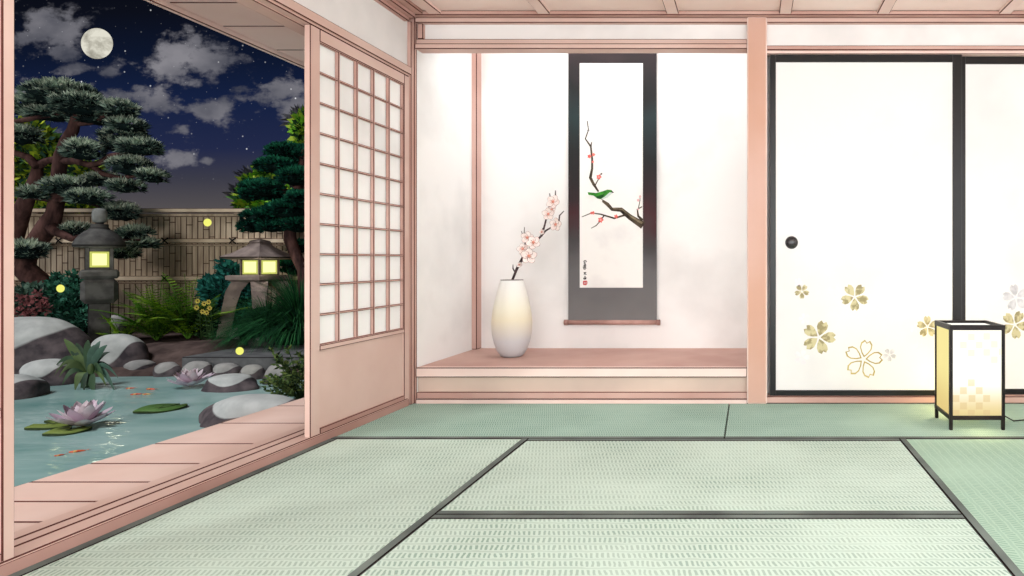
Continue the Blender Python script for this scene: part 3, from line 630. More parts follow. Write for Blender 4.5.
def water_mat():
    m = bpy.data.materials.new('pond_water'); m.use_nodes = True; nt = m.node_tree; L = nt.links; nt.nodes.clear()
    o = nt.nodes.new('ShaderNodeOutputMaterial'); t = nt.nodes.new('ShaderNodeTexCoord')
    mp = nt.nodes.new('ShaderNodeMapping'); mp.inputs['Scale'].default_value = (.7, 1.6, 1); L.new(t.outputs['Object'], mp.inputs[0])
    n = nt.nodes.new('ShaderNodeTexNoise'); n.inputs['Scale'].default_value = 1.1; n.inputs['Detail'].default_value = 3; L.new(mp.outputs[0], n.inputs['Vector'])
    r = nt.nodes.new('ShaderNodeValToRGB'); r.color_ramp.elements[0].position = .3; r.color_ramp.elements[1].position = .62
    r.color_ramp.elements[0].color = lin((122, 172, 168)); r.color_ramp.elements[1].color = lin((182, 214, 210)); L.new(n.outputs[0], r.inputs[0])
    d = nt.nodes.new('ShaderNodeBsdfDiffuse'); L.new(r.outputs[0], d.inputs[0])
    tr = nt.nodes.new('ShaderNodeBsdfTransparent'); tr.inputs[0].default_value = lin((150, 205, 200))
    mx = nt.nodes.new('ShaderNodeMixShader'); mx.inputs[0].default_value = .22; L.new(d.outputs[0], mx.inputs[1]); L.new(tr.outputs[0], mx.inputs[2])
    g = nt.nodes.new('ShaderNodeBsdfGlossy'); g.inputs['Roughness'].default_value = .06
    n2 = nt.nodes.new('ShaderNodeTexNoise'); n2.inputs['Scale'].default_value = 5; mp2 = nt.nodes.new('ShaderNodeMapping'); mp2.inputs['Scale'].default_value = (.6, 2.2, 1)
    L.new(t.outputs['Object'], mp2.inputs[0]); L.new(mp2.outputs[0], n2.inputs['Vector'])
    bp = nt.nodes.new('ShaderNodeBump'); bp.inputs['Strength'].default_value = .35; bp.inputs['Distance'].default_value = .05; L.new(n2.outputs[0], bp.inputs['Height']); L.new(bp.outputs[0], g.inputs['Normal'])
    fr = nt.nodes.new('ShaderNodeFresnel'); fr.inputs[0].default_value = 1.33
    m2 = nt.nodes.new('ShaderNodeMixShader'); L.new(fr.outputs[0], m2.inputs[0]); L.new(mx.outputs[0], m2.inputs[1]); L.new(g.outputs[0], m2.inputs[2])
    L.new(m2.outputs[0], o.inputs[0]); return m
b = MB(); b.raw([(-13.5, .6, WZ), (-2.9, .6, WZ), (-2.9, 7.3, WZ), (-13.5, 7.3, WZ)], [(0, 1, 2, 3)])
struct('pond_water', b, [water_mat()], 'teal pond water')

# bamboo fence
FY = 9.0
t = empty('bamboo_fence', (-7, FY, GZ), 'long bamboo fence closing off the garden, black rope ties', 'fence')
b = MB(); x = -14.0; i = 0
while x < -1.0:
    w = .082; zb, zt = GZ-.04, 1.47
    b.box(x, x+w-.004, FY, FY+.03, zb, zt, .006)
    random.seed(i+50); zz = zb+random.uniform(.05, .5)
    while zz < zt-.05:
        b.box(x-.001, x+w-.003, FY-.003, FY+.01, zz, zz+.014, .001, 1, 1); zz += random.uniform(.28, .5)
    x += w; i += 1
b.build('slat_panel', [BAMB, mat('fence_line', (104, 84, 72), .9)], t)
for (z0, z1, p) in ((1.485, 1.545, .07), (1.425, 1.475, .03), (1.045, 1.11, .05), (1.0, 1.03, .02), (.50, .57, .05), (.455, .485, .02)):
    b = MB(); b.box(-14.0, -1.0, FY-p, FY+.01, z0, z1, .008); b.build('rail', [RAILB if p > .04 else BAMB, mat('fence_line', (104, 84, 72), .9)], t)
for z in (1.078, .535):
    for px in (58.8-106, 58.8, 164.8, 232.5 if z > 1 else 270.6, 340, 420):
        xx = X_(px, FY-.055); b = MB(); r = .045
        b.tube([(xx-r, FY-.056, z+r*.9), (xx, FY-.062, z), (xx+r, FY-.056, z-r*.9)], .009, 6); b.tube([(xx-r, FY-.056, z-r*.9), (xx, FY-.066, z), (xx+r, FY-.056, z+r*.9)], .009, 6)
        b.build('rope_tie', [ROPE], t)
for px in range(5):
    xx = -13.5+px*3; MB().tube([(xx, FY+.08, GZ-.1), (xx, FY+.08, 1.5)], .045, 10).build('post', [BAMB], t)

# stone slab
b = MB(); b.box(X_(181, 7.03), -3.6, 7.03, 8.4, -.62, -.30, .012); o = b.build('stone_slab', [SLABM, mat('slab_edge', (44, 42, 44), .9)])
tag(o, 'flat grey stone slab at the far edge of the pond', 'slab')

# ------------------------------------------------------------------ rocks
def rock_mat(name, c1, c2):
    """stone with a moonlit pale top and shaded dark sides painted in"""
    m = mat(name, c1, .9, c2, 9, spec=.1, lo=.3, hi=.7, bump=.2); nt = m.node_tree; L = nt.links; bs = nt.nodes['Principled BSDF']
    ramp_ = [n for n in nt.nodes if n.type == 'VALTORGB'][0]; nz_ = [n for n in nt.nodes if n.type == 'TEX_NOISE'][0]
    a = nt.nodes.new('ShaderNodeAttribute'); a.attribute_name = 'lit_cap'
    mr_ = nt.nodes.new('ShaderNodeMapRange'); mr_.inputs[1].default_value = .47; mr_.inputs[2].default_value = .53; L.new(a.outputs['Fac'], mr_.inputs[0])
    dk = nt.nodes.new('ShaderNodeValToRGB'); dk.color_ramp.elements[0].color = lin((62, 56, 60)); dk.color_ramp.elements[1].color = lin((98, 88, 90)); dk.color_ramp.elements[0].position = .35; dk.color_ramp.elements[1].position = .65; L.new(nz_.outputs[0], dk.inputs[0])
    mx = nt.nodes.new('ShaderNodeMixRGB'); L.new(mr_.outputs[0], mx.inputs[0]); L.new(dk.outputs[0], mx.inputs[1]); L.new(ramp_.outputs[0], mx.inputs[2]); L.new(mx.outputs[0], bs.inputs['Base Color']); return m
ROCK = rock_mat('rock_stone', (186, 187, 185), (162, 163, 162))  # moonlit tops and shaded sides are put into the colour
def rock(px0, px1, pt, pb, label, seed, depth=.75, cap=.34, zb=WZ, group='rocks around the pond', flat=1.0, dy=0, tone=None):
    Zf = (H-zb)*F/(pb-CY)+dy
    for _ in range(3):
        rw = (px1-px0)/2*(Zf+.0)/F; yc = Zf+rw*depth; rw = (px1-px0)/2*yc/F
    xc_ = X_((px0+px1)/2, yc); zt = Z_(pt, yc); h = max(.06, zt-zb)
    b = MB(); seg, rings = 56, 36; capv = []; below = .25*h+.08
    R = [rw, rw*depth]
    for i in range(rings+1):
        th = PI*i/rings
        for k in range(seg):
            a = 2*PI*k/seg; ct, st = math.cos(th), math.sin(th)
            # super-ellipse profile: steeper sides, flattish top
            e = .72; rr = abs(st)**e; zz = (abs(ct)**.95)*(1 if ct > 0 else -1)
            d = Vector((math.cos(a)*rr, math.sin(a)*rr, zz)); q_ = 1+.10*noise.noise(Vector((math.cos(a)*st, math.sin(a)*st, ct))*1.3+Vector((seed*3.7, seed, 0)))*2
            q_ += .02*noise.noise(d*5+Vector((seed, 0, 0)))
            b.v.append((xc_+d.x*R[0]*q_*.97, yc+d.y*R[1]*q_, (zb+d.z*h*flat if d.z > 0 else zb+d.z*below)))
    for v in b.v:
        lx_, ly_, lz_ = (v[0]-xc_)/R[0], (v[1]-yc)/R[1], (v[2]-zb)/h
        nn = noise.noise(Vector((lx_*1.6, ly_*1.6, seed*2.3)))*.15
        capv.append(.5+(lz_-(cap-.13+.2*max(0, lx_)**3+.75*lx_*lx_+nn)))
    for i in range(rings):
        for k in range(seg):
            k2 = (k+1) % seg; b.face((i*seg+k, (i+1)*seg+k, (i+1)*seg+k2, i*seg+k2), 0, True)
    o = b.build('rock', [tone or ROCK]); at_ = o.data.attributes.new('lit_cap', 'FLOAT', 'POINT'); at_.data.foreach_set('value', capv); tag(o, label, 'rock', group); return o
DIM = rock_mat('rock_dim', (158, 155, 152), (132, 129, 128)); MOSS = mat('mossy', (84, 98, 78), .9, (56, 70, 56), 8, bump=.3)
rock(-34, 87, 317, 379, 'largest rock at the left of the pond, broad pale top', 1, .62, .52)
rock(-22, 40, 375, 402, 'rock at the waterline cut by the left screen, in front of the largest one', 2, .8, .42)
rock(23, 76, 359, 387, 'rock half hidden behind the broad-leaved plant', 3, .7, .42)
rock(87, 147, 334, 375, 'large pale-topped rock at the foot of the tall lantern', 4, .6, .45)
rock(125, 156, 360, 375, 'small rock right of the large pale one by the tall lantern', 5, .7, .4, tone=DIM)
rock(148, 169, 355, 366, 'smallest rock, on the earth behind the pond edge', 6, .7, .35, tone=DIM, zb=-.46)
rock(155, 182, 362, 377, 'small rock just left of the far pink lily', 7, .7, .4, tone=DIM)
rock(182, 213, 361, 378, 'rock behind the far pink lily, leftmost below the slab', 8, .6, .35, tone=DIM)
rock(211, 242, 363, 377, 'rock below the slab, second from the far lily', 9, .6, .4, tone=DIM)
rock(240, 266, 364.5, 380, 'rock below the slab, third from the far lily', 10, .6, .4, tone=DIM)
rock(263, 296, 364, 385, 'rock below the slab beside the leafy shrub', 11, .6, .45, tone=DIM)
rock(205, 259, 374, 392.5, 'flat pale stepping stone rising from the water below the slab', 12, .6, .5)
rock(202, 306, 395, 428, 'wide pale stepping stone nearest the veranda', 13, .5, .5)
rock(229, 254, 327, 342, 'small rock under the dark grass beside the low lantern', 14, .6, .3, zb=-.26, tone=DIM)
rock(250, 278, 328, 343, 'pale rock under the dark grass behind the slab', 15, .6, .3, zb=-.26, tone=DIM)
rock(102, 128, 315, 338, 'small rock beside the shaft of the tall lantern', 16, .6, .3, zb=-.22, tone=DIM)
rock(213, 231, 306, 339, 'mossy upright stone beside the yellow flowers', 17, .6, .3, zb=-.26, tone=MOSS)

# ------------------------------------------------------------------ stone lanterns
LG = glow('lantern_glow', (252, 252, 170), (252, 252, 170), 1.25, 1.25, 0, 1); LGE = glow('lantern_glow_edge', (214, 218, 110), (214, 218, 110), .85, .85, 0, 1)
def lantern_window(b, cx, cy, cz, w, h, M):
    """glowing pane on the plane y=-d of a local frame, with a duller glowing border"""
    for (s_, mi, off) in ((1.0, 1, 0), (.72, 0, -.004)):
        o = len(b.v)
        for (u, v) in ((-1, -1), (1, -1), (1, 1), (-1, 1)):
            b.v.append(tuple(M @ Vector((cx+u*w*s_/2, cy+off, cz+v*h*s_/2))))
        b.face((o, o+1, o+2, o+3), mi)
S_E = mat('stone_edge', (44, 42, 42), .9); SI = [STONE, S_E]; SBI = [STONEB, mat('stone_brown_edge', (52, 42, 40), .9)]
def turn(root, cx, cy, sc, ang):
    """narrow every part of a thing about its own axis and turn it"""
    M = Matrix.Translation((cx, cy, 0)) @ Matrix.Rotation(ang, 4, 'Z') @ Matrix.Diagonal((sc, sc, 1, 1)) @ Matrix.Translation((-cx, -cy, 0))
    for o in COL.objects:
        p = o.parent
        if o.type == 'MESH' and (p == root or (p and p.parent == root)): o.data.transform(M)
LZ = 7.75; LX = X_(99.6, LZ); k = F/LZ
t = empty('stone_lantern', (LX, LZ, GZ), 'tall dark stone lantern with round cap, one lit square window', 'stone lantern', 'garden stone lanterns')
def lz_(py): return Z_(py, LZ)
b = MB(); h0 = lz_(222.5); b.lathe([(.062, h0), (.082, h0+.008), (.092, h0+.04), (.095, h0+.10), (.088, h0+.145), (.062, h0+.172), (0, h0+.18)], (LX, LZ, 0), 28); b.build('finial', [mat('finial_stone', (146, 146, 144), .9, (104, 104, 102), 8)], t)
b = MB(); h1 = lz_(229.5); b.lathe([(.13, h1-.02), (.128, h1+.012), (.108, h1+.022), (.108, h0-.022), (.05, h0-.018), (.05, h0+.004)], (LX, LZ, 0), 28, sm=False, mfun=lambda i: 1 if i in (1, 4) else 0); b.build('neck', SI, t)
zb_ = lz_(246.5)
b = MB(); b.lathe([(.12, zb_-.03), (.30, zb_-.012), (.320, zb_), (.320, zb_+.022), (.305, zb_+.055), (.272, zb_+.105), (.228, zb_+.150), (.18, zb_+.186), (.13, zb_+.212), (.10, zb_+.218)], (LX, LZ, 0), 40, mfun=lambda i: 1 if i in (2,) else 0); b.build('roof', SI, t)
b = MB(); zf0, zf1 = lz_(270), zb_-.015; hwf = .168
for (sx_, sy_) in ((-1, -1), (1, -1), (1, 1), (-1, 1)): b.box(LX+sx_*hwf, LX+sx_*(hwf-.055), LZ+sy_*hwf, LZ+sy_*(hwf-.055), zf0, zf1, .006)
b.box(LX-hwf+.01, LX+hwf-.01, LZ-hwf+.01, LZ+hwf-.01, zf0, zf0+.035, .004); b.box(LX-hwf+.01, LX+hwf-.01, LZ-hwf+.01, LZ+hwf-.01, zf1-.05, zf1, .004)
fb = b.build('firebox', SI, t)
for rz in (0, 1, 2, 3):
    b = MB(); M = Matrix.Translation((LX, LZ, 0)) @ Matrix.Rotation(rz*PI/2, 4, 'Z'); lantern_window(b, 0, -hwf+.028, (zf0+.035+zf1-.05)/2, .235, zf1-zf0-.075, M); b.build('window_pane', [LG, LGE], fb)
b = MB(); b.box(LX-.235, LX+.235, LZ-.235, LZ+.235, lz_(278.5), lz_(269.5), .03, 0, 0); b.build('platform', SI, t)
b = MB(); z0, z1 = lz_(303), lz_(278.5); b.box(LX-.222, LX+.222, LZ-.222, LZ+.222, z0, z1, .055, 0, 0); b.build('middle_block', SI, t)
b = MB(); b.box(LX-.135, LX+.135, LZ-.135, LZ+.135, GZ-.03, z0+.01, .015); b.build('shaft', SI, t)
b = MB(); b.box(LX-.26, LX+.26, LZ-.26, LZ+.26, GZ-.05, GZ+.06, .03, 0, 0); b.build('base', SI, t)
turn(t, LX, LZ, .74, math.radians(46))
point('stone_lantern_light', (LX+.28, LZ-.28, lz_(259)), 1.0, (1.0, .96, .75), .05)

LZ2 = 8.5; LX2 = X_(260, LZ2)
t = empty('stone_lantern', (LX2, LZ2, GZ), 'low snow-viewing stone lantern with a wide pyramid roof and lit windows', 'stone lantern', 'garden stone lanterns')
def l2(py): return Z_(py, LZ2)
rot = math.radians(37)   # corner turned to the veranda
b = MB(); ze = l2(258)
b.lathe([(.30, ze-.02), (.385, ze), (.388, ze+.018), (.26, ze+.075), (.15, ze+.15), (.085, ze+.215), (.07, ze+.225)], (LX2, LZ2, 0), 4, rot=rot, sm=False, mfun=lambda i: 1 if i == 1 else 0); b.build('roof', SBI, t)
b = MB(); b.lathe([(.09, ze+.20), (.11, ze+.215), (.10, ze+.235), (.05, ze+.25), (0, ze+.262)], (LX2, LZ2, 0), 4, rot=rot, sm=False); b.build('finial', SBI, t)
z0, z1 = l2(275.5), ze-.005; MR = Matrix.Translation((LX2, LZ2, 0)) @ Matrix.Rotation(rot+PI/4, 4, 'Z'); hwf = .14
b = MB()
for (sx_, sy_) in ((-1, -1), (1, -1), (1, 1), (-1, 1)): b.box(sx_*hwf, sx_*(hwf-.03), sy_*hwf, sy_*(hwf-.03), z0, z1, .005, M=MR)
b.box(-hwf+.005, hwf-.005, -hwf+.005, hwf-.005, z0, z0+.02, .003, M=MR); b.box(-hwf+.005, hwf-.005, -hwf+.005, hwf-.005, z1-.025, z1, .003, M=MR)
fb = b.build('firebox', SBI, t)
for rz in (0, 1, 2, 3):
    b = MB(); M = MR @ Matrix.Rotation(rz*PI/2, 4, 'Z'); lantern_window(b, 0, -hwf+.012, (z0+z1)/2, .235, z1-z0-.03, M); b.build('window_pane', [LG, LGE], fb)
b = MB(); zp0, zp1 = l2(281.5), l2(275); b.lathe([(.27, zp0), (.33, zp0+.03), (.335, zp1-.01), (.31, zp1)], (LX2, LZ2, 0), 4, rot=rot, sm=False); b.build('platform', SBI, t)
for q_ in range(4):
    a = rot+q_*PI/2; ca, sa = math.cos(a), math.sin(a)
    b = MB(); pts = [(.20, zp0+.005, .085), (.27, zp0-.12, .075), (.31, zp0-.30, .065), (.35, zp0-.55, .065), (.40, GZ-.02, .07)]
    MM = Matrix.Translation((LX2, LZ2, 0)) @ Matrix.Rotation(a, 4, 'Z'); o = 0
    for (r_, z_, w_) in pts:
        for (u, v) in ((-1, -1), (1, -1), (1, 1), (-1, 1)): b.v.append(tuple(MM @ Vector((r_*.93+u*w_, v*w_, z_))))
    for i in range(len(pts)-1):
        for j in range(4): b.face((i*4+j, i*4+(j+1) % 4, i*4+4+(j+1) % 4, i*4+4+j))
    b.face((0, 1, 2, 3)); b.face((16, 17, 18, 19)); b.build('leg', SBI, t)
turn(t, LX2, LZ2, 1.10, math.radians(0))
point('snow_lantern_light', (LX2+.3, LZ2-.38, l2(266)), 1.3, (1.0, .95, .75), .05)

# ------------------------------------------------------------------ plants
def leaf(b, p, d, l, w, m, up=None):
    d = d.normalized(); u = up or Vector((random.uniform(-1, 1), random.uniform(-1, 1), random.uniform(-1, 1)))
    s_ = d.cross(u); s_ = s_.normalized() if s_.length > 1e-4 else d.orthogonal().normalized(); o = len(b.v)
    b.v += [tuple(p), tuple(p+d*l*.45+s_*w/2), tuple(p+d*l), tuple(p+d*l*.45-s_*w/2)]; b.face((o, o+1, o+2, o+3), m)
def leaf_ball(b, c, r, n, l, w, nm, up=.2, shell=.55):
    for _ in range(n):
        d = Vector((random.gauss(0, 1), random.gauss(0, 1), random.gauss(0, 1))).normalized(); q_ = random.uniform(shell, 1.0)
        p = Vector(c)+Vector((d.x*r[0], d.y*r[1], d.z*r[2]))*q_
        dd = (d+Vector((random.uniform(-.6, .6), random.uniform(-.6, .6), random.uniform(-.6, .6)+up)))
        leaf(b, p, dd, l*random.uniform(.6, 1.2), w*random.uniform(.7, 1.2), random.randrange(nm))
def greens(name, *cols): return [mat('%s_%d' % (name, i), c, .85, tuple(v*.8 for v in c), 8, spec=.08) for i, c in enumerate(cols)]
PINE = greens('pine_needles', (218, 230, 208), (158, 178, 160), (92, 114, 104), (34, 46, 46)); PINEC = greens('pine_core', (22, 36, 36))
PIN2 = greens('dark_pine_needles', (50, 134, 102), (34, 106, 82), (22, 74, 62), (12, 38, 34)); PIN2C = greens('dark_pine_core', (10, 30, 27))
def pine_pad(c, r, mats, core, parent, n=150, L=.15, wd=.014):
    b = MB(); cm = len(mats)
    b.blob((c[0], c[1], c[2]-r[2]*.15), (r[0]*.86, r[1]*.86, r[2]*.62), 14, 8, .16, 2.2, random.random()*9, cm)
    for i in range(n):
        a = random.uniform(0, 2*PI); q_ = math.sqrt(random.random()); hz = math.sqrt(max(0, 1-q_*q_))
        low = random.random() < .28
        d = Vector((math.cos(a)*q_, math.sin(a)*q_, (-.5 if low else 1)*hz*random.uniform(.5, 1)))
        p = Vector(c)+Vector((d.x*r[0], d.y*r[1], d.z*r[2]))
        ax = (Vector((d.x*.8, d.y*.8, .75 if not low else .05))+Vector((random.gauss(0, .2), random.gauss(0, .2), 0))).normalized()
        u = ax.orthogonal().normalized(); v = ax.cross(u); m = random.choice((0, 0, 0, 0, 1)) if (not low and d.z > .35) else random.choice((1, 2, 2, 3))  # upper tufts painted paler as if lit, lower ones darker as if shaded
        for j in range(8):
            an = 2*PI*j/8+random.random(); dd = ax+(u*math.cos(an)+v*math.sin(an))*random.uniform(.35, .85)
            leaf(b, p, dd, L*random.uniform(.7, 1.1), wd, m if random.random() < .8 else min(3, m+1))
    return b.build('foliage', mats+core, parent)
def pad_px(px, py, rx, ry, Z, mats, core, parent, L=.15, dens=1.0, wd=.014):
    s_ = Z/F; rx = max(4, rx-3); c = at(px, py, Z); pine_pad(c, (rx*s_, max(rx*s_*.6, .16), ry*s_), mats, core, parent, int(60+rx*ry*.62*dens), L, wd)
random.seed(11)
PZ = 8.25
t = empty('pine_tree', at(44, 345, PZ), 'twisted grey-green pine tree with two reddish trunks and cloud-like pads', 'tree', 'garden pines')
def pp(px, py, dz=0): return at(px, py, PZ+dz)
b = MB(); R_ = lambda *a: [v*PZ/F for v in a]
b.tube([pp(66, 350), pp(52, 300), pp(40, 284), pp(24, 268), pp(26, 258), pp(38, 240), pp(48, 226), pp(54, 214), pp(57, 200), pp(58, 178), pp(61, 156), pp(66, 142), pp(73, 130), pp(76, 118), pp(80, 108)], R_(12, 10, 10, 9, 8, 8, 8.5, 6.5, 6, 5.5, 5.5, 5, 4.6, 4, 2), 12)
b.build('trunk', [BARK], t)
b = MB(); b.tube([pp(4, 262, .1), pp(12, 240, .1), pp(17, 224, .1), pp(23, 208, .05), pp(30, 192, .05), pp(36, 178, .05), pp(38, 166, .05), pp(46, 161), pp(60, 158)], R_(9, 8, 7.5, 6.5, 5.5, 5, 4, 3, 3), 12); b.build('trunk', [BARK], t)
for pts, rr in (([(38, 167), (28, 157), (15, 153), (0, 150)], (4, 3.5, 3, 2.5)), ([(61, 162), (75, 161), (89, 165), (100, 163), (111, 156), (125, 153), (140, 152)], (4, 3.4, 3, 3, 2.8, 2.4, 1.2)),
                ([(86, 164), (95, 168), (103, 174), (119, 178), (134, 176), (146, 174)], (3, 2.6, 2.3, 2, 1.8, 1)), ([(29, 196), (44, 199), (58, 201), (70, 200)], (3, 2.4, 2.4, 1.8)), ([(58, 201), (78, 199), (90, 203), (100, 207)], (3, 2.2, 2, 1)),
                ([(50, 226), (58, 232), (72, 239), (84, 238)], (6, 5, 3, 2)), ([(72, 238), (96, 234), (120, 240), (140, 240)], (2.5, 2, 1.6, 1)), ([(14, 122), (30, 119), (48, 116), (60, 114)], (2.4, 2.4, 2, 1)), ([(76, 124), (90, 123), (100, 119), (108, 112)], (2.6, 2.4, 2, 1.4))):
    b = MB(); n_ = len(pts); b.tube([pp(x_, y_, random.uniform(-.1, .1) if i else 0) for i, (x_, y_) in enumerate(pts)], R_(*rr), 8); b.build('branch', [BARK], t)
for (px, py, rx, ry, dz) in ((60, 96, 34, 13, 0), (30, 108, 22, 10, .1), (80, 106, 26, 11, -.1), (120, 111, 17, 8, 0), (52, 116, 26, 6, .1), (96, 120, 24, 6, .1), (128, 127, 16, 6, 0),
                             (124, 138, 22, 7, .1), (140, 149, 20, 8, -.1), (84, 152, 17, 10, -.15), (118, 146, 14, 7, .1), (130, 168, 19, 9, -.1), (152, 178, 11, 6, -.1), (106, 182, 20, 6, .1), (126, 188, 14, 6, 0), (66, 188, 22, 8, -.15), (88, 199, 19, 7, -.15), (36, 195, 9, 5, -.2), (22, 137, 14, 9, 0),
                             (120, 214, 16, 9, .15), (136, 235, 13, 7, .1), (144, 245, 8, 4, .1), (122, 254, 12, 6, .1), (78, 232, 12, 6, .1), (24, 252, 20, 9, -.2)):
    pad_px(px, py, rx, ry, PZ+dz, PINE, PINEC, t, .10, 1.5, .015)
random.seed(12)
LEAFY = greens('yellow_green_leaves', (206, 222, 70), (150, 180, 66), (100, 142, 70), (62, 98, 86))
t = empty('leafy_tree', at(40, 340, 10.2), 'yellow-green leafy tree behind the twisted pine', 'tree', 'leafy trees beyond the pines')
b = MB(); b.tube([at(40, 345, 10.2), at(38, 250, 10.2), at(34, 180, 10.2), at(32, 140, 10.2)], [.14, .12, .09, .04], 8); b.build('trunk', [BARK], t)
b = MB()
for (px, py, rx, ry) in ((30, 142, 20, 20), (22, 165, 24, 25), (48, 168, 20, 20), (84, 172, 16, 8), (30, 196, 28, 14), (75, 209, 24, 9), (48, 212, 26, 12), (30, 232, 22, 16), (64, 226, 18, 10)):
    s_ = 10.2/F; leaf_ball(b, at(px, py, 10.2), (rx*s_, rx*s_*.6, ry*s_), int(rx*ry*3.2), .15, .085, 4, shell=.2)
b.build('foliage', LEAFY, t)
t = empty('pine_tree', at(300, 345, 8.4), 'dark green pine tree behind the low lantern and paper screen', 'tree', 'garden pines')
P2 = 8.62
b = MB(); b.tube([at(x_, y_, P2) for x_, y_ in ((318, 345), (306, 290), (303, 270), (296, 255), (290, 240), (290, 226), (295, 212), (296, 196), (300, 176), (304, 150))], [v*P2/F for v in (8, 6, 5, 5, 5.5, 5, 5.5, 5, 4, 2)], 10); b.build('trunk', [BARK], t)
for pts in ([(296, 196), (284, 191), (270, 188)], [(302, 268), (316, 258), (330, 250)], [(292, 225), (276, 222), (262, 222)]):
    b = MB(); b.tube([at(x_, y_, P2) for x_, y_ in pts], [v*P2/F for v in (4, 3, 1.5)], 8); b.build('branch', [BARK], t)
for (px, py, rx, ry, dz) in ((284, 153, 17, 8, 0), (300, 160, 22, 13, .1), (276, 167, 20, 8, -.1), (296, 178, 20, 9, -.1), (262, 190, 22, 9, -.1), (276, 197, 14, 6, .1), (252, 196, 10, 6, -.1), (300, 200, 12, 8, -.15), (288, 211, 24, 9, -.1), (262, 219, 20, 9, -.1), (298, 226, 16, 8, 0), (252, 228, 10, 6, -.1), (272, 228, 12, 5, -.1), (292, 268, 12, 9, .3), (320, 180, 20, 14, .1), (325, 215, 22, 12, .1), (300, 248, 10, 6, .2)):
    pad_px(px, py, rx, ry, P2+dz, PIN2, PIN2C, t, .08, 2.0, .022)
BRG = greens('bright_green_leaves', (170, 244, 80), (210, 236, 84), (110, 170, 70), (60, 100, 64))
t = empty('leafy_tree', at(282, 340, 10.5), 'bright green leafy tree showing behind the dark pine', 'tree', 'leafy trees beyond the pines')
b = MB(); b.tube([at(300, 345, 10.5), at(298, 250, 10.5), at(300, 180, 10.5), at(306, 120, 10.5)], [.12, .1, .07, .03], 8); b.build('trunk', [BARK], t)
b = MB()
for (px, py, rx, ry) in ((308, 128, 13, 16), (256, 186, 12, 8), (246, 200, 8, 7), (260, 206, 18, 8), (284, 200, 16, 10), (266, 172, 9, 6), (276, 212, 18, 8), (300, 160, 12, 20)):
    s_ = 10.5/F; leaf_ball(b, at(px, py, 10.5), (rx*s_, rx*s_*.6, ry*s_), int(rx*ry*3)+60, .15, .085, 4, shell=.2)
b.build('foliage', BRG, t)
GRL = greens('grey_leaves', (134, 134, 142), (100, 100, 112))
t = empty('grey_leaf_tree', at(258, 340, 11.2), 'grey-leaved tree peeping out behind the bright green one', 'tree', 'leafy trees beyond the pines')
b = MB(); b.tube([at(268, 345, 11.2), at(266, 250, 11.2), at(268, 190, 11.2)], [.1, .08, .04], 8); b.build('trunk', [BARK], t)
b = MB()
for (px, py, rx, ry) in ((254, 179, 8, 6), (240, 194, 5, 4), (300, 120, 10, 9), (270, 188, 14, 10)): s_ = 11.2/F; leaf_ball(b, at(px, py, 11.2), (rx*s_, rx*s_*.6, ry*s_), 130, .2, .07, 2, shell=.1)
b.build('foliage', GRL, t)

def shrub(name, label, cat, px, py, rx, ry, Z, mats, n, l, w, group=None, extra=None, blobs=None):
    s_ = Z/F; t = empty(name, (at(px, py, Z).x, Z, GZ), label, cat, group); b = MB(); nb = len(mats)-1
    for (qx, qy, ax, ay) in (blobs or [(px, py, rx, ry)]):
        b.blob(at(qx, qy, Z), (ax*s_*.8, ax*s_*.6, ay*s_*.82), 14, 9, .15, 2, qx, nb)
        leaf_ball(b, at(qx, qy, Z), (ax*s_, ax*s_*.75, ay*s_), int(n*ax*ay/(rx*ry)), l, w, nb, .3, .78)
    b.build('foliage', mats, t)
    b = MB()
    for i in range(4): b.tube([(t.location.x+random.uniform(-.05, .05), Z, GZ-.03), at(px+random.uniform(-rx, rx)*.5, py, Z)], [.02, .008], 6)
    b.build('stems', [BARK], t); return t
random.seed(5)
TEAL = greens('teal_shrub', (92, 156, 132), (66, 126, 106), (40, 90, 72), (20, 50, 40)); TEAL2 = greens('sea_green_shrub', (58, 140, 128), (42, 112, 104), (28, 82, 76), (14, 44, 42))
GRD = greens('grey_green_shrub', (116, 146, 130), (84, 114, 100), (54, 80, 72), (26, 42, 40))
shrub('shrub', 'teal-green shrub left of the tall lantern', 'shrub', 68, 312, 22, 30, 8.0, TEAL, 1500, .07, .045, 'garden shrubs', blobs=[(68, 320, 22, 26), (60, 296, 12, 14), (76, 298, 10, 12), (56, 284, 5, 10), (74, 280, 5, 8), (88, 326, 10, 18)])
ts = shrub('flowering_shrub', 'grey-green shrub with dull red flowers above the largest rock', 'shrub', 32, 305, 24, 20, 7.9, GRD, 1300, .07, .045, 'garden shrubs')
REDF = greens('dull_red_flowers', (150, 92, 94), (126, 80, 82))
for (px, py, rx, ry) in ((38, 298, 10, 9), (24, 300, 6, 6), (20, 312, 6, 4), (44, 308, 6, 5), (30, 314, 5, 4)):
    b = MB(); leaf_ball(b, at(px, py, 7.58), (rx*.0125, .05, ry*.0125), 60, .045, .035, 2, .1, .2); b.build('flower_cluster', REDF, ts)
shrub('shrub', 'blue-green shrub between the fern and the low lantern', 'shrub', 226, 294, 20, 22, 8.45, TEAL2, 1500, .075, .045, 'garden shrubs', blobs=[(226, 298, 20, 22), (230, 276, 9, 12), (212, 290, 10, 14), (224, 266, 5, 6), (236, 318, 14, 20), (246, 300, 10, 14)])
shrub('shrub', 'small dark shrub behind the yellow flowers', 'shrub', 206, 322, 13, 15, 8.2, greens('dark_shrub', (70, 108, 60), (50, 84, 48), (34, 58, 38), (16, 30, 22)), 700, .06, .04, 'garden shrubs')
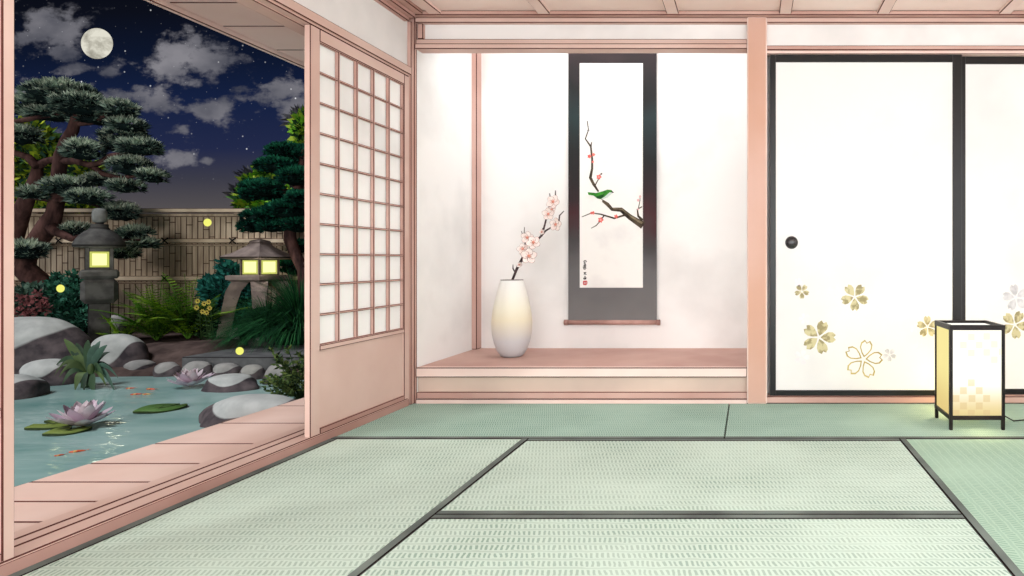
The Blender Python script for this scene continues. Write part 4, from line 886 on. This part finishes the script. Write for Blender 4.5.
# yellow flowers
random.seed(21)
FL = ['yellow daisy-like flower standing at the middle of the patch top', 'yellow flower at the right end of the patch, beside the mossy stone', 'yellow flower in the middle of the patch, lower row', 'yellow flower at the left end of the patch, beside the fern', 'lowest yellow flower of the patch near the mossy stone', 'highest yellow flower at the left of the patch', 'highest yellow flower at the right of the patch']
YP = mat('yellow_petal', (196, 178, 80), .8); YC = mat('flower_eye', (92, 62, 34), .9); STEM = mat('flower_stem', (58, 84, 44), .9)
for i, (px, py) in enumerate(((204.5, 303.5), (210, 308), (203, 311.5), (197, 307.5), (207, 312.5), (198, 301), (209, 302))):
    c = at(px, py, 7.9); t = empty('yellow_flower', (c.x, c.y+.06, GZ), FL[i], 'flower', 'yellow flowers beside the mossy stone')
    b = MB(); R = .035
    for k_ in range(8):
        a = 2*PI*k_/8+i; d = Vector((math.cos(a), -.25, math.sin(a))); leaf(b, c+d*R*.15, d, R, R*.55, 0, Vector((0, -1, 0)))
    b.build('petals', [YP], t); b = MB(); b.blob(c+Vector((0, -.006, 0)), (R*.25,)*3, 8, 6, 0); b.build('flower_center', [YC], t)
    b = MB(); b.tube([c+Vector((0, .01, 0)), c+Vector((random.uniform(-.02, .02), .04, -.15)), (c.x, c.y+.06, GH-.04)], .005, 5)
    for k_ in range(8): leaf(b, Vector((c.x, c.y+.05, c.z-.08-.05*k_)), Vector((random.uniform(-1, 1), random.uniform(-1, .3), .4)), .07, .025, 0)
    b.build('stem', [STEM], t)
# ferns
FERN = greens('fern_fronds', (164, 206, 60), (128, 176, 52), (92, 140, 46)); 
def fern(px, py, Z, nf, Lr, label, mats, rise=.9, seed=1, group='ferns by the pond', el=(.5, 1.25)):
    random.seed(seed); base = Vector((X_(px, Z), Z, GH-.02)); t = empty('fern', base, label, 'fern', group)
    for i in range(nf):
        a = 2*PI*i/nf+random.uniform(-.2, .2); e = random.uniform(*el); Lf = random.uniform(*Lr); d = Vector((math.cos(a)*math.cos(e), math.sin(a)*math.cos(e), math.sin(e))); p = base.copy(); N = 22; b = MB(); pts = [p.copy()]; m_ = random.randrange(3)
        for s_ in range(N):
            p = p+d*Lf/N; d = (d+Vector((0, 0, -1.25/N))).normalized(); pts.append(p.copy())
            tt = (s_+1)/N; w = Lf*.26*math.sin(PI*min(1, tt*.9+.12))**.8*(1-tt*.35); side = d.cross(Vector((0, 0, 1))).normalized()
            if s_ > 1:
                for sg in (-1, 1):
                    dd = side*sg+d*.45+Vector((0, 0, -.12)); o_ = random.uniform(.85, 1.1)
                    # a pinna with small leaflets
                    leaf(b, p, dd, w*o_, Lf/N*1.5, m_ if random.random() < .7 else random.randrange(3), Vector((0, 0, 1)))
                    dn = dd.normalized()
                    for u in (.3, .5, .7):
                        for s3_ in (-1, 1): leaf(b, p+dn*w*u, dn+d*s3_*.9, w*.2*(1.2-u), w*.09, m_, Vector((0, 0, 1)))
        b.tube(pts, [.006*(1-j/len(pts))+.002 for j in range(len(pts))], 5, 2); b.build('frond', mats, t)
fern(157, 341, 7.95, 22, (.65, .9), 'large yellow-green fern right of the tall lantern', FERN, seed=3, el=(.9, 1.45))
fern(188, 341, 8.1, 20, (.7, 1.0), 'tall yellow-green fern left of the yellow flowers', FERN, seed=4, el=(.9, 1.45))
fern(122, 340, 7.75, 9, (.38, .52), 'small fern spilling over the large pale rock', FERN, seed=6, el=(.65, 1.35))
# dark mounding grass
random.seed(31)
GRS = greens('dark_grass', (54, 116, 66), (36, 90, 52), (24, 66, 42))
for (px, Z, n_, Lr, lab) in ((268, 8.2, 1500, (.5, .75), 'dark green mounding grass in front of the low lantern'), (300, 8.2, 1500, (.85, 1.15), 'dark green mounding grass beside the paper screen')):
    base = Vector((X_(px, Z), Z, GH+.02)); t = empty('ornamental_grass', (base.x, base.y, GH), lab, 'grass', 'dark grass clumps behind the slab'); b = MB()
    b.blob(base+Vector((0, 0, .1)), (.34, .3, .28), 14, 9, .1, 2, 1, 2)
    for i in range(n_):
        a = random.uniform(0, 2*PI); e = random.uniform(.4, 1.45); Lf = random.uniform(*Lr)*.85; d = Vector((math.cos(a)*math.cos(e), math.sin(a)*math.cos(e), math.sin(e))); p = base+Vector((d.x, d.y, 0))*.15; w = .008; m_ = random.randrange(3); side = d.cross(Vector((0, 0, 1))).normalized(); o = len(b.v); N = 5
        for s_ in range(N+1):
            ww = w*(1-s_/N)+.001; b.v += [tuple(p-side*ww), tuple(p+side*ww)]; p = p+d*Lf/N; d = (d+Vector((0, 0, -.32))).normalized()
        for s_ in range(N): b.face((o+2*s_, o+2*s_+1, o+2*s_+3, o+2*s_+2), m_)
    b.build('blades', GRS, t)
# broad-leaved plant at the water
random.seed(41)
HOS = [mat('broad_leaf_%d' % i, c, .6, tuple(v*.75 for v in c), 5, spec=.25) for i, c in enumerate(((84, 104, 60), (60, 84, 58), (70, 98, 84), (50, 70, 54)))]
HZ = 6.35; base = at(88, 376, HZ)
t = empty('broad_leaved_plant', (base.x, base.y, WZ), 'dark broad-leaved plant hanging over the water before the rocks', 'plant')
for i, (tx, ty, w_, lift, m_) in enumerate(((64, 339, 9, .1, 0), (76, 343, 8, .1, 1), (88, 340, 8, .12, 1), (100, 341, 8, .1, 2), (107, 345, 8, .1, 2), (54, 368, 7, .28, 1), (59, 377, 8, .25, 0), (66, 360, 9, .2, 0), (75, 390, 9, .20, 0), (94, 393, 11, .14, 1), (115, 392, 7, .30, 2), (112, 368, 8, .16, 3), (72, 355, 9, .14, 0), (98, 352, 8, .14, 0), (104, 376, 9, .2, 1), (82, 352, 7, .1, 3), (62, 385, 6, .22, 1), (92, 366, 9, .05, 0), (68, 348, 6, .12, 3), (110, 352, 6, .12, 3), (84, 392, 7, .2, 3), (106, 386, 7, .24, 0), (54, 376, 5, .3, 0), (60, 366, 7, .25, 1), (94, 345, 7, .1, 2), (118, 378, 5, .25, 2))):
    dzz = -.15 if ty > 370 else (.12 if i % 2 else -.02)
    tip = at(tx, ty, HZ+dzz); mid = (base+tip)/2+Vector((0, -.03, lift)); N = 10; b = MB(); W_ = w_*HZ/F/2*.85
    side0 = (tip-base).cross(Vector((.2, -1, .15))).normalized()
    for s_ in range(N+1):
        u = s_/N; p = base*(1-u)**2+mid*2*u*(1-u)+tip*u*u; ww = W_*(math.sin(PI*min(1, u*.93+.05))**.9)+.001; fold = Vector((0, -1, .2))*ww*.25
        b.v += [tuple(p-side0*ww-fold), tuple(p), tuple(p+side0*ww-fold)]
    for s_ in range(N):
        for j in (0, 1): b.face((3*s_+j, 3*s_+j+1, 3*s_+j+4, 3*s_+j+3), m_, True)
    b.build('leaf', HOS, t)
b = MB(); b.tube([(base.x, base.y, WZ-.06), base+Vector((0, 0, .03))], [.06, .04], 8, 1); b.blob(at(91, 369, HZ-.14), (.028, .028, .055), 10, 8, .0, m=0); b.build('crown', HOS, t)
# leafy shrub beside the veranda
OLV = greens('olive_leaves', (104, 122, 66), (78, 98, 54), (54, 76, 48), (30, 44, 32))
Z0 = 5.3; s_ = Z0/F; t = empty('leafy_bush', (X_(292, Z0), Z0, GZ), 'olive-green leafy bush between the veranda end and the stepping stones', 'shrub'); b = MB()
random.seed(8); ba = Vector((X_(296, Z0), Z0+.05, GZ))
for i in range(46):
    tip = at(random.uniform(264, 330), random.uniform(350, 402), Z0+random.uniform(-.25, .3)); mid = (ba+tip)/2+Vector((0, 0, .10)); pts = [ba*(1-u)**2+mid*2*u*(1-u)+tip*u*u for u in [j/8 for j in range(9)]]
    b.tube(pts, .003, 4, 2)
    for j in range(3, 9):
        dr = (pts[j]-pts[j-1]).normalized()
        for kk in range(4):
            dd = dr*.5+Vector((random.uniform(-1, 1), random.uniform(-1, 1), random.uniform(-.5, .8))); leaf(b, pts[j], dd, random.uniform(.035, .06), .022, random.choice((0, 1, 1, 2)))
b.build('foliage', OLV, t)
# ------------------------------------------------------------------ water lilies, pads, koi
LP = [mat('lily_petal_%d' % i, c, .7, tuple(v*.93 for v in c), 6, spec=.1) for i, c in enumerate(((214, 196, 206), (196, 172, 188), (224, 210, 216)))]
def petal_mesh(L, W, curl, cup):
    b = MB(); N = 9
    for s_ in range(N+1):
        u = s_/N; w = W*.5*(math.sin(PI*(u**.85)*.96+.06)**.8) if u < 1 else .0; x = L*u; z = curl*L*u*u
        b.v += [(x, -w, z+cup*w), (x, 0, z), (x, w, z+cup*w)]
    for s_ in range(N):
        for j in (0, 1): b.face((3*s_+j, 3*s_+j+1, 3*s_+j+4, 3*s_+j+3), 0, True)
    return b
def lily(c, R, label, seed):
    random.seed(seed); t = empty('water_lily', c, label, 'water lily', 'pink water lilies')
    meshes = {}
    for ring, (n, el, L, W, off) in enumerate(((9, 12, 1.0, .36, 0), (8, 36, .95, .36, .35), (7, 58, .84, .34, .1), (5, 74, .58, .26, .5))):
        for i in range(n):
            key = (ring, i % 2)
            if key not in meshes:
                o = petal_mesh(R*L, R*W*1.25, .28, .35).build('petal', [LP[(ring+i) % 3]], t); meshes[key] = o
            else:
                o = meshes[key].copy(); COL.objects.link(o); o.parent = t
            o.matrix_parent_inverse = Matrix()
            a = 2*PI*i/n+off+random.uniform(-.1, .1); e = math.radians(el+random.uniform(-6, 6))
            o.rotation_euler = (0, -e, a); sc = random.uniform(.9, 1.08); o.scale = (sc, sc, sc); o.location = (math.cos(a)*R*.07, math.sin(a)*R*.07, .012+ring*.004)
    b = MB()
    for i in range(34):
        a = random.uniform(0, 2*PI); e = random.uniform(.2, .55); d = Vector((math.cos(a)*e, math.sin(a)*e, 1)).normalized(); b.tube([Vector((0, 0, .01)), d*R*.36], [R*.02, R*.03], 5)
    o = b.build('stamens', [mat('lily_stamen', (236, 178, 70), .7, (216, 150, 50), 20)]); o.parent = t
def waterpt(px, py, z=WZ): Zd = (H-z)*F/(py-CY); return Vector((X_(px, Zd), Zd, z))
c = waterpt(83, 427, WZ+.005); lily(c, .205, 'large pink water lily open on the near water', 3)
c = waterpt(190, 387, WZ+.005); lily(c, .195, 'small pink water lily open in front of the far rocks', 5)
def lpad(px, py, rx, notch, label, m):
    c = waterpt(px, py, WZ+.012); R = rx*c.y/F; b = MB(); N = 40; hw_ = .22
    for layer, z in ((0, 0), (1, -.016)):
        b.v.append((c.x, c.y, WZ+.014+z))
        for i in range(N+1):
            a = notch+hw_+(2*PI-2*hw_)*i/N; r_ = R*(1+.02*math.sin(5*a)); b.v.append((c.x+math.cos(a)*r_, c.y+math.sin(a)*r_*.98, WZ+.018+z+.006*math.sin(3*a)))
    for i in range(N): b.face((0, 1+i, 2+i), 0, True); b.face((N+2, N+4+i, N+3+i), 1); b.face((1+i, N+3+i, N+4+i, 2+i), 1)
    b.face((0, 1, N+3, N+2), 1); b.face((0, N+2, 2*N+3, N+1), 1)
    for i in range(1, 8):
        a = notch+2*PI*i/8; o = len(b.v); dx, dy2 = math.cos(a), math.sin(a); w = .003
        b.v += [(c.x-dy2*w, c.y+dx*w, WZ+.0195), (c.x+dy2*w, c.y-dx*w, WZ+.0195), (c.x+dx*R*.9, c.y+dy2*R*.9, WZ+.0225)]; b.face((o, o+1, o+2), 1)
    o = b.build('lily_pad', [m, mat('pad_edge', (52, 66, 36), .8)]); tag(o, label, 'lily pad', 'lily pads on the pond')
PAD1 = mat('pad_green', (94, 128, 64), .6, (74, 108, 54), 5); PAD2 = mat('pad_olive', (122, 136, 66), .6, (96, 112, 52), 5)
lpad(55, 424, 20, 3.0, 'lily pad left of the large lily, partly under its petals', PAD2)
lpad(68, 430.5, 17, 2.0, 'lily pad tucked under the left side of the large lily, nearer the veranda', PAD2)
lpad(161, 408, 20, PI*.42, 'notched round lily pad alone in the middle of the pond', PAD1)
KO = mat('koi_orange', (214, 92, 52), .4, (180, 62, 36), 25, spec=.4); KW = mat('koi_gold', (206, 160, 90), .4)
def koi(px, py, Lpx, ang, label, gold=False):
    c = waterpt(px, py, WZ); L = Lpx*c.y/F; t = empty('koi', (c.x, c.y, WZ-.012), label, 'fish', 'koi in the pond')
    ca, sa = math.cos(ang), math.sin(ang); mm = [KW if gold else KO, KO if gold else KW]
    def T(u, v, w): u2 = u; v2 = v+.10*L*math.sin(u/L*3); return (c.x+u2*ca-v2*sa, c.y+u2*sa+v2*ca, WZ+.004+w)
    b = MB(); N = 10
    for i in range(N+1):
        u = i/N; r_ = L*.11*(math.sin(PI*min(1, u*.86+.12))**.8)
        for k_ in range(8): a = 2*PI*k_/8; b.v.append(T(-L/2+u*L*.78, math.cos(a)*r_, math.sin(a)*r_*.8))
    for i in range(N):
        for k_ in range(8): b.face((i*8+k_, i*8+(k_+1) % 8, i*8+8+(k_+1) % 8, i*8+8+k_), 1 if i in (3, 4) and k_ < 5 else 0, True)
    b.face(list(range(8))); b.face([N*8+k_ for k_ in range(8)]); b.build('body', mm, t)
    b = MB(); z = .004
    for s3_ in (-1, 1):
        o = len(b.v); b.v += [T(L*.26, 0, z), T(L*.40, s3_*L*.12, z), T(L*.5, s3_*L*.15, z), T(L*.38, 0, z)]; b.face((o, o+1, o+2, o+3))
    b.build('tail_fin', mm, t)
    for s3_ in (-1, 1):
        b = MB(); b.v += [T(-L*.22, s3_*L*.08, z), T(-L*.06, s3_*L*.25, z-.002), T(-L*.02, s3_*L*.20, z-.002), T(-L*.1, s3_*L*.07, z)]; b.face((0, 1, 2, 3)); b.build('side_fin', mm, t)
koi(132, 388.5, 9, .15, 'small orange koi farthest from the veranda, nose to the left'); koi(152, 389.5, 12, -.35, 'orange koi nearest the far lily'); koi(138, 394.5, 11, .2, 'orange koi just beneath the farthest one')
koi(148, 394.5, 9, .0, 'pale golden koi between the orange ones', True); koi(80, 451.5, 15, .35, 'orange koi in front of the large lily'); koi(61, 455.5, 9, .5, 'smallest orange koi by the veranda edge')

# ------------------------------------------------------------------ fireflies and moon
FG = glow('firefly_glow', (236, 236, 120), (240, 240, 130), 1.15, 1.15, -1, 1); FG2 = glow('firefly_core', (246, 246, 120), (246, 246, 120), 1.0, 1.0, -1, 1)
for (px, py, Z, lab) in ((207.5, 222.5, 7.0, 'round yellow firefly glow in front of the fence top'), (60.5, 288.5, 6.8, 'round yellow firefly glow before the teal shrub'), (239.7, 351, 6.6, 'round yellow firefly glow over the stone slab')):
    c = at(px, py, Z); r_ = 3.9*Z/F; b = MB(); b.blob(c, (r_, r_*.4, r_), 24, 16, 0, m=0); o = b.build('firefly', [FG2]); tag(o, lab, 'firefly', 'fireflies over the garden')
    point('firefly_light', c+Vector((0, -.09, 0)), .25, (1, 1, .5), .02)
def moon_mat():
    m = bpy.data.materials.new('moon_surface'); m.use_nodes = True; nt = m.node_tree; nt.nodes.clear(); L = nt.links
    o = nt.nodes.new('ShaderNodeOutputMaterial'); e = nt.nodes.new('ShaderNodeEmission'); L.new(e.outputs[0], o.inputs[0]); t_ = nt.nodes.new('ShaderNodeTexCoord')
    n = nt.nodes.new('ShaderNodeTexNoise'); n.inputs['Scale'].default_value = .14; n.inputs['Detail'].default_value = 6; n.inputs['Roughness'].default_value = .6; L.new(t_.outputs['Object'], n.inputs['Vector'])
    r = nt.nodes.new('ShaderNodeValToRGB'); r.color_ramp.elements[0].position = .38; r.color_ramp.elements[1].position = .58; r.color_ramp.elements[0].color = lin((160, 156, 142)); r.color_ramp.elements[1].color = lin((226, 223, 208)); L.new(n.outputs[0], r.inputs[0]); L.new(r.outputs[0], e.inputs[0]); return m
c = at(97, 43.5, 300); b = MB(); r_ = 15.8*300/F*.97; b.blob(c, (r_, r_*.3, r_), 48, 32, 0); tag(b.build('moon', [moon_mat()]), 'round full moon in the cloudy night sky', 'moon')
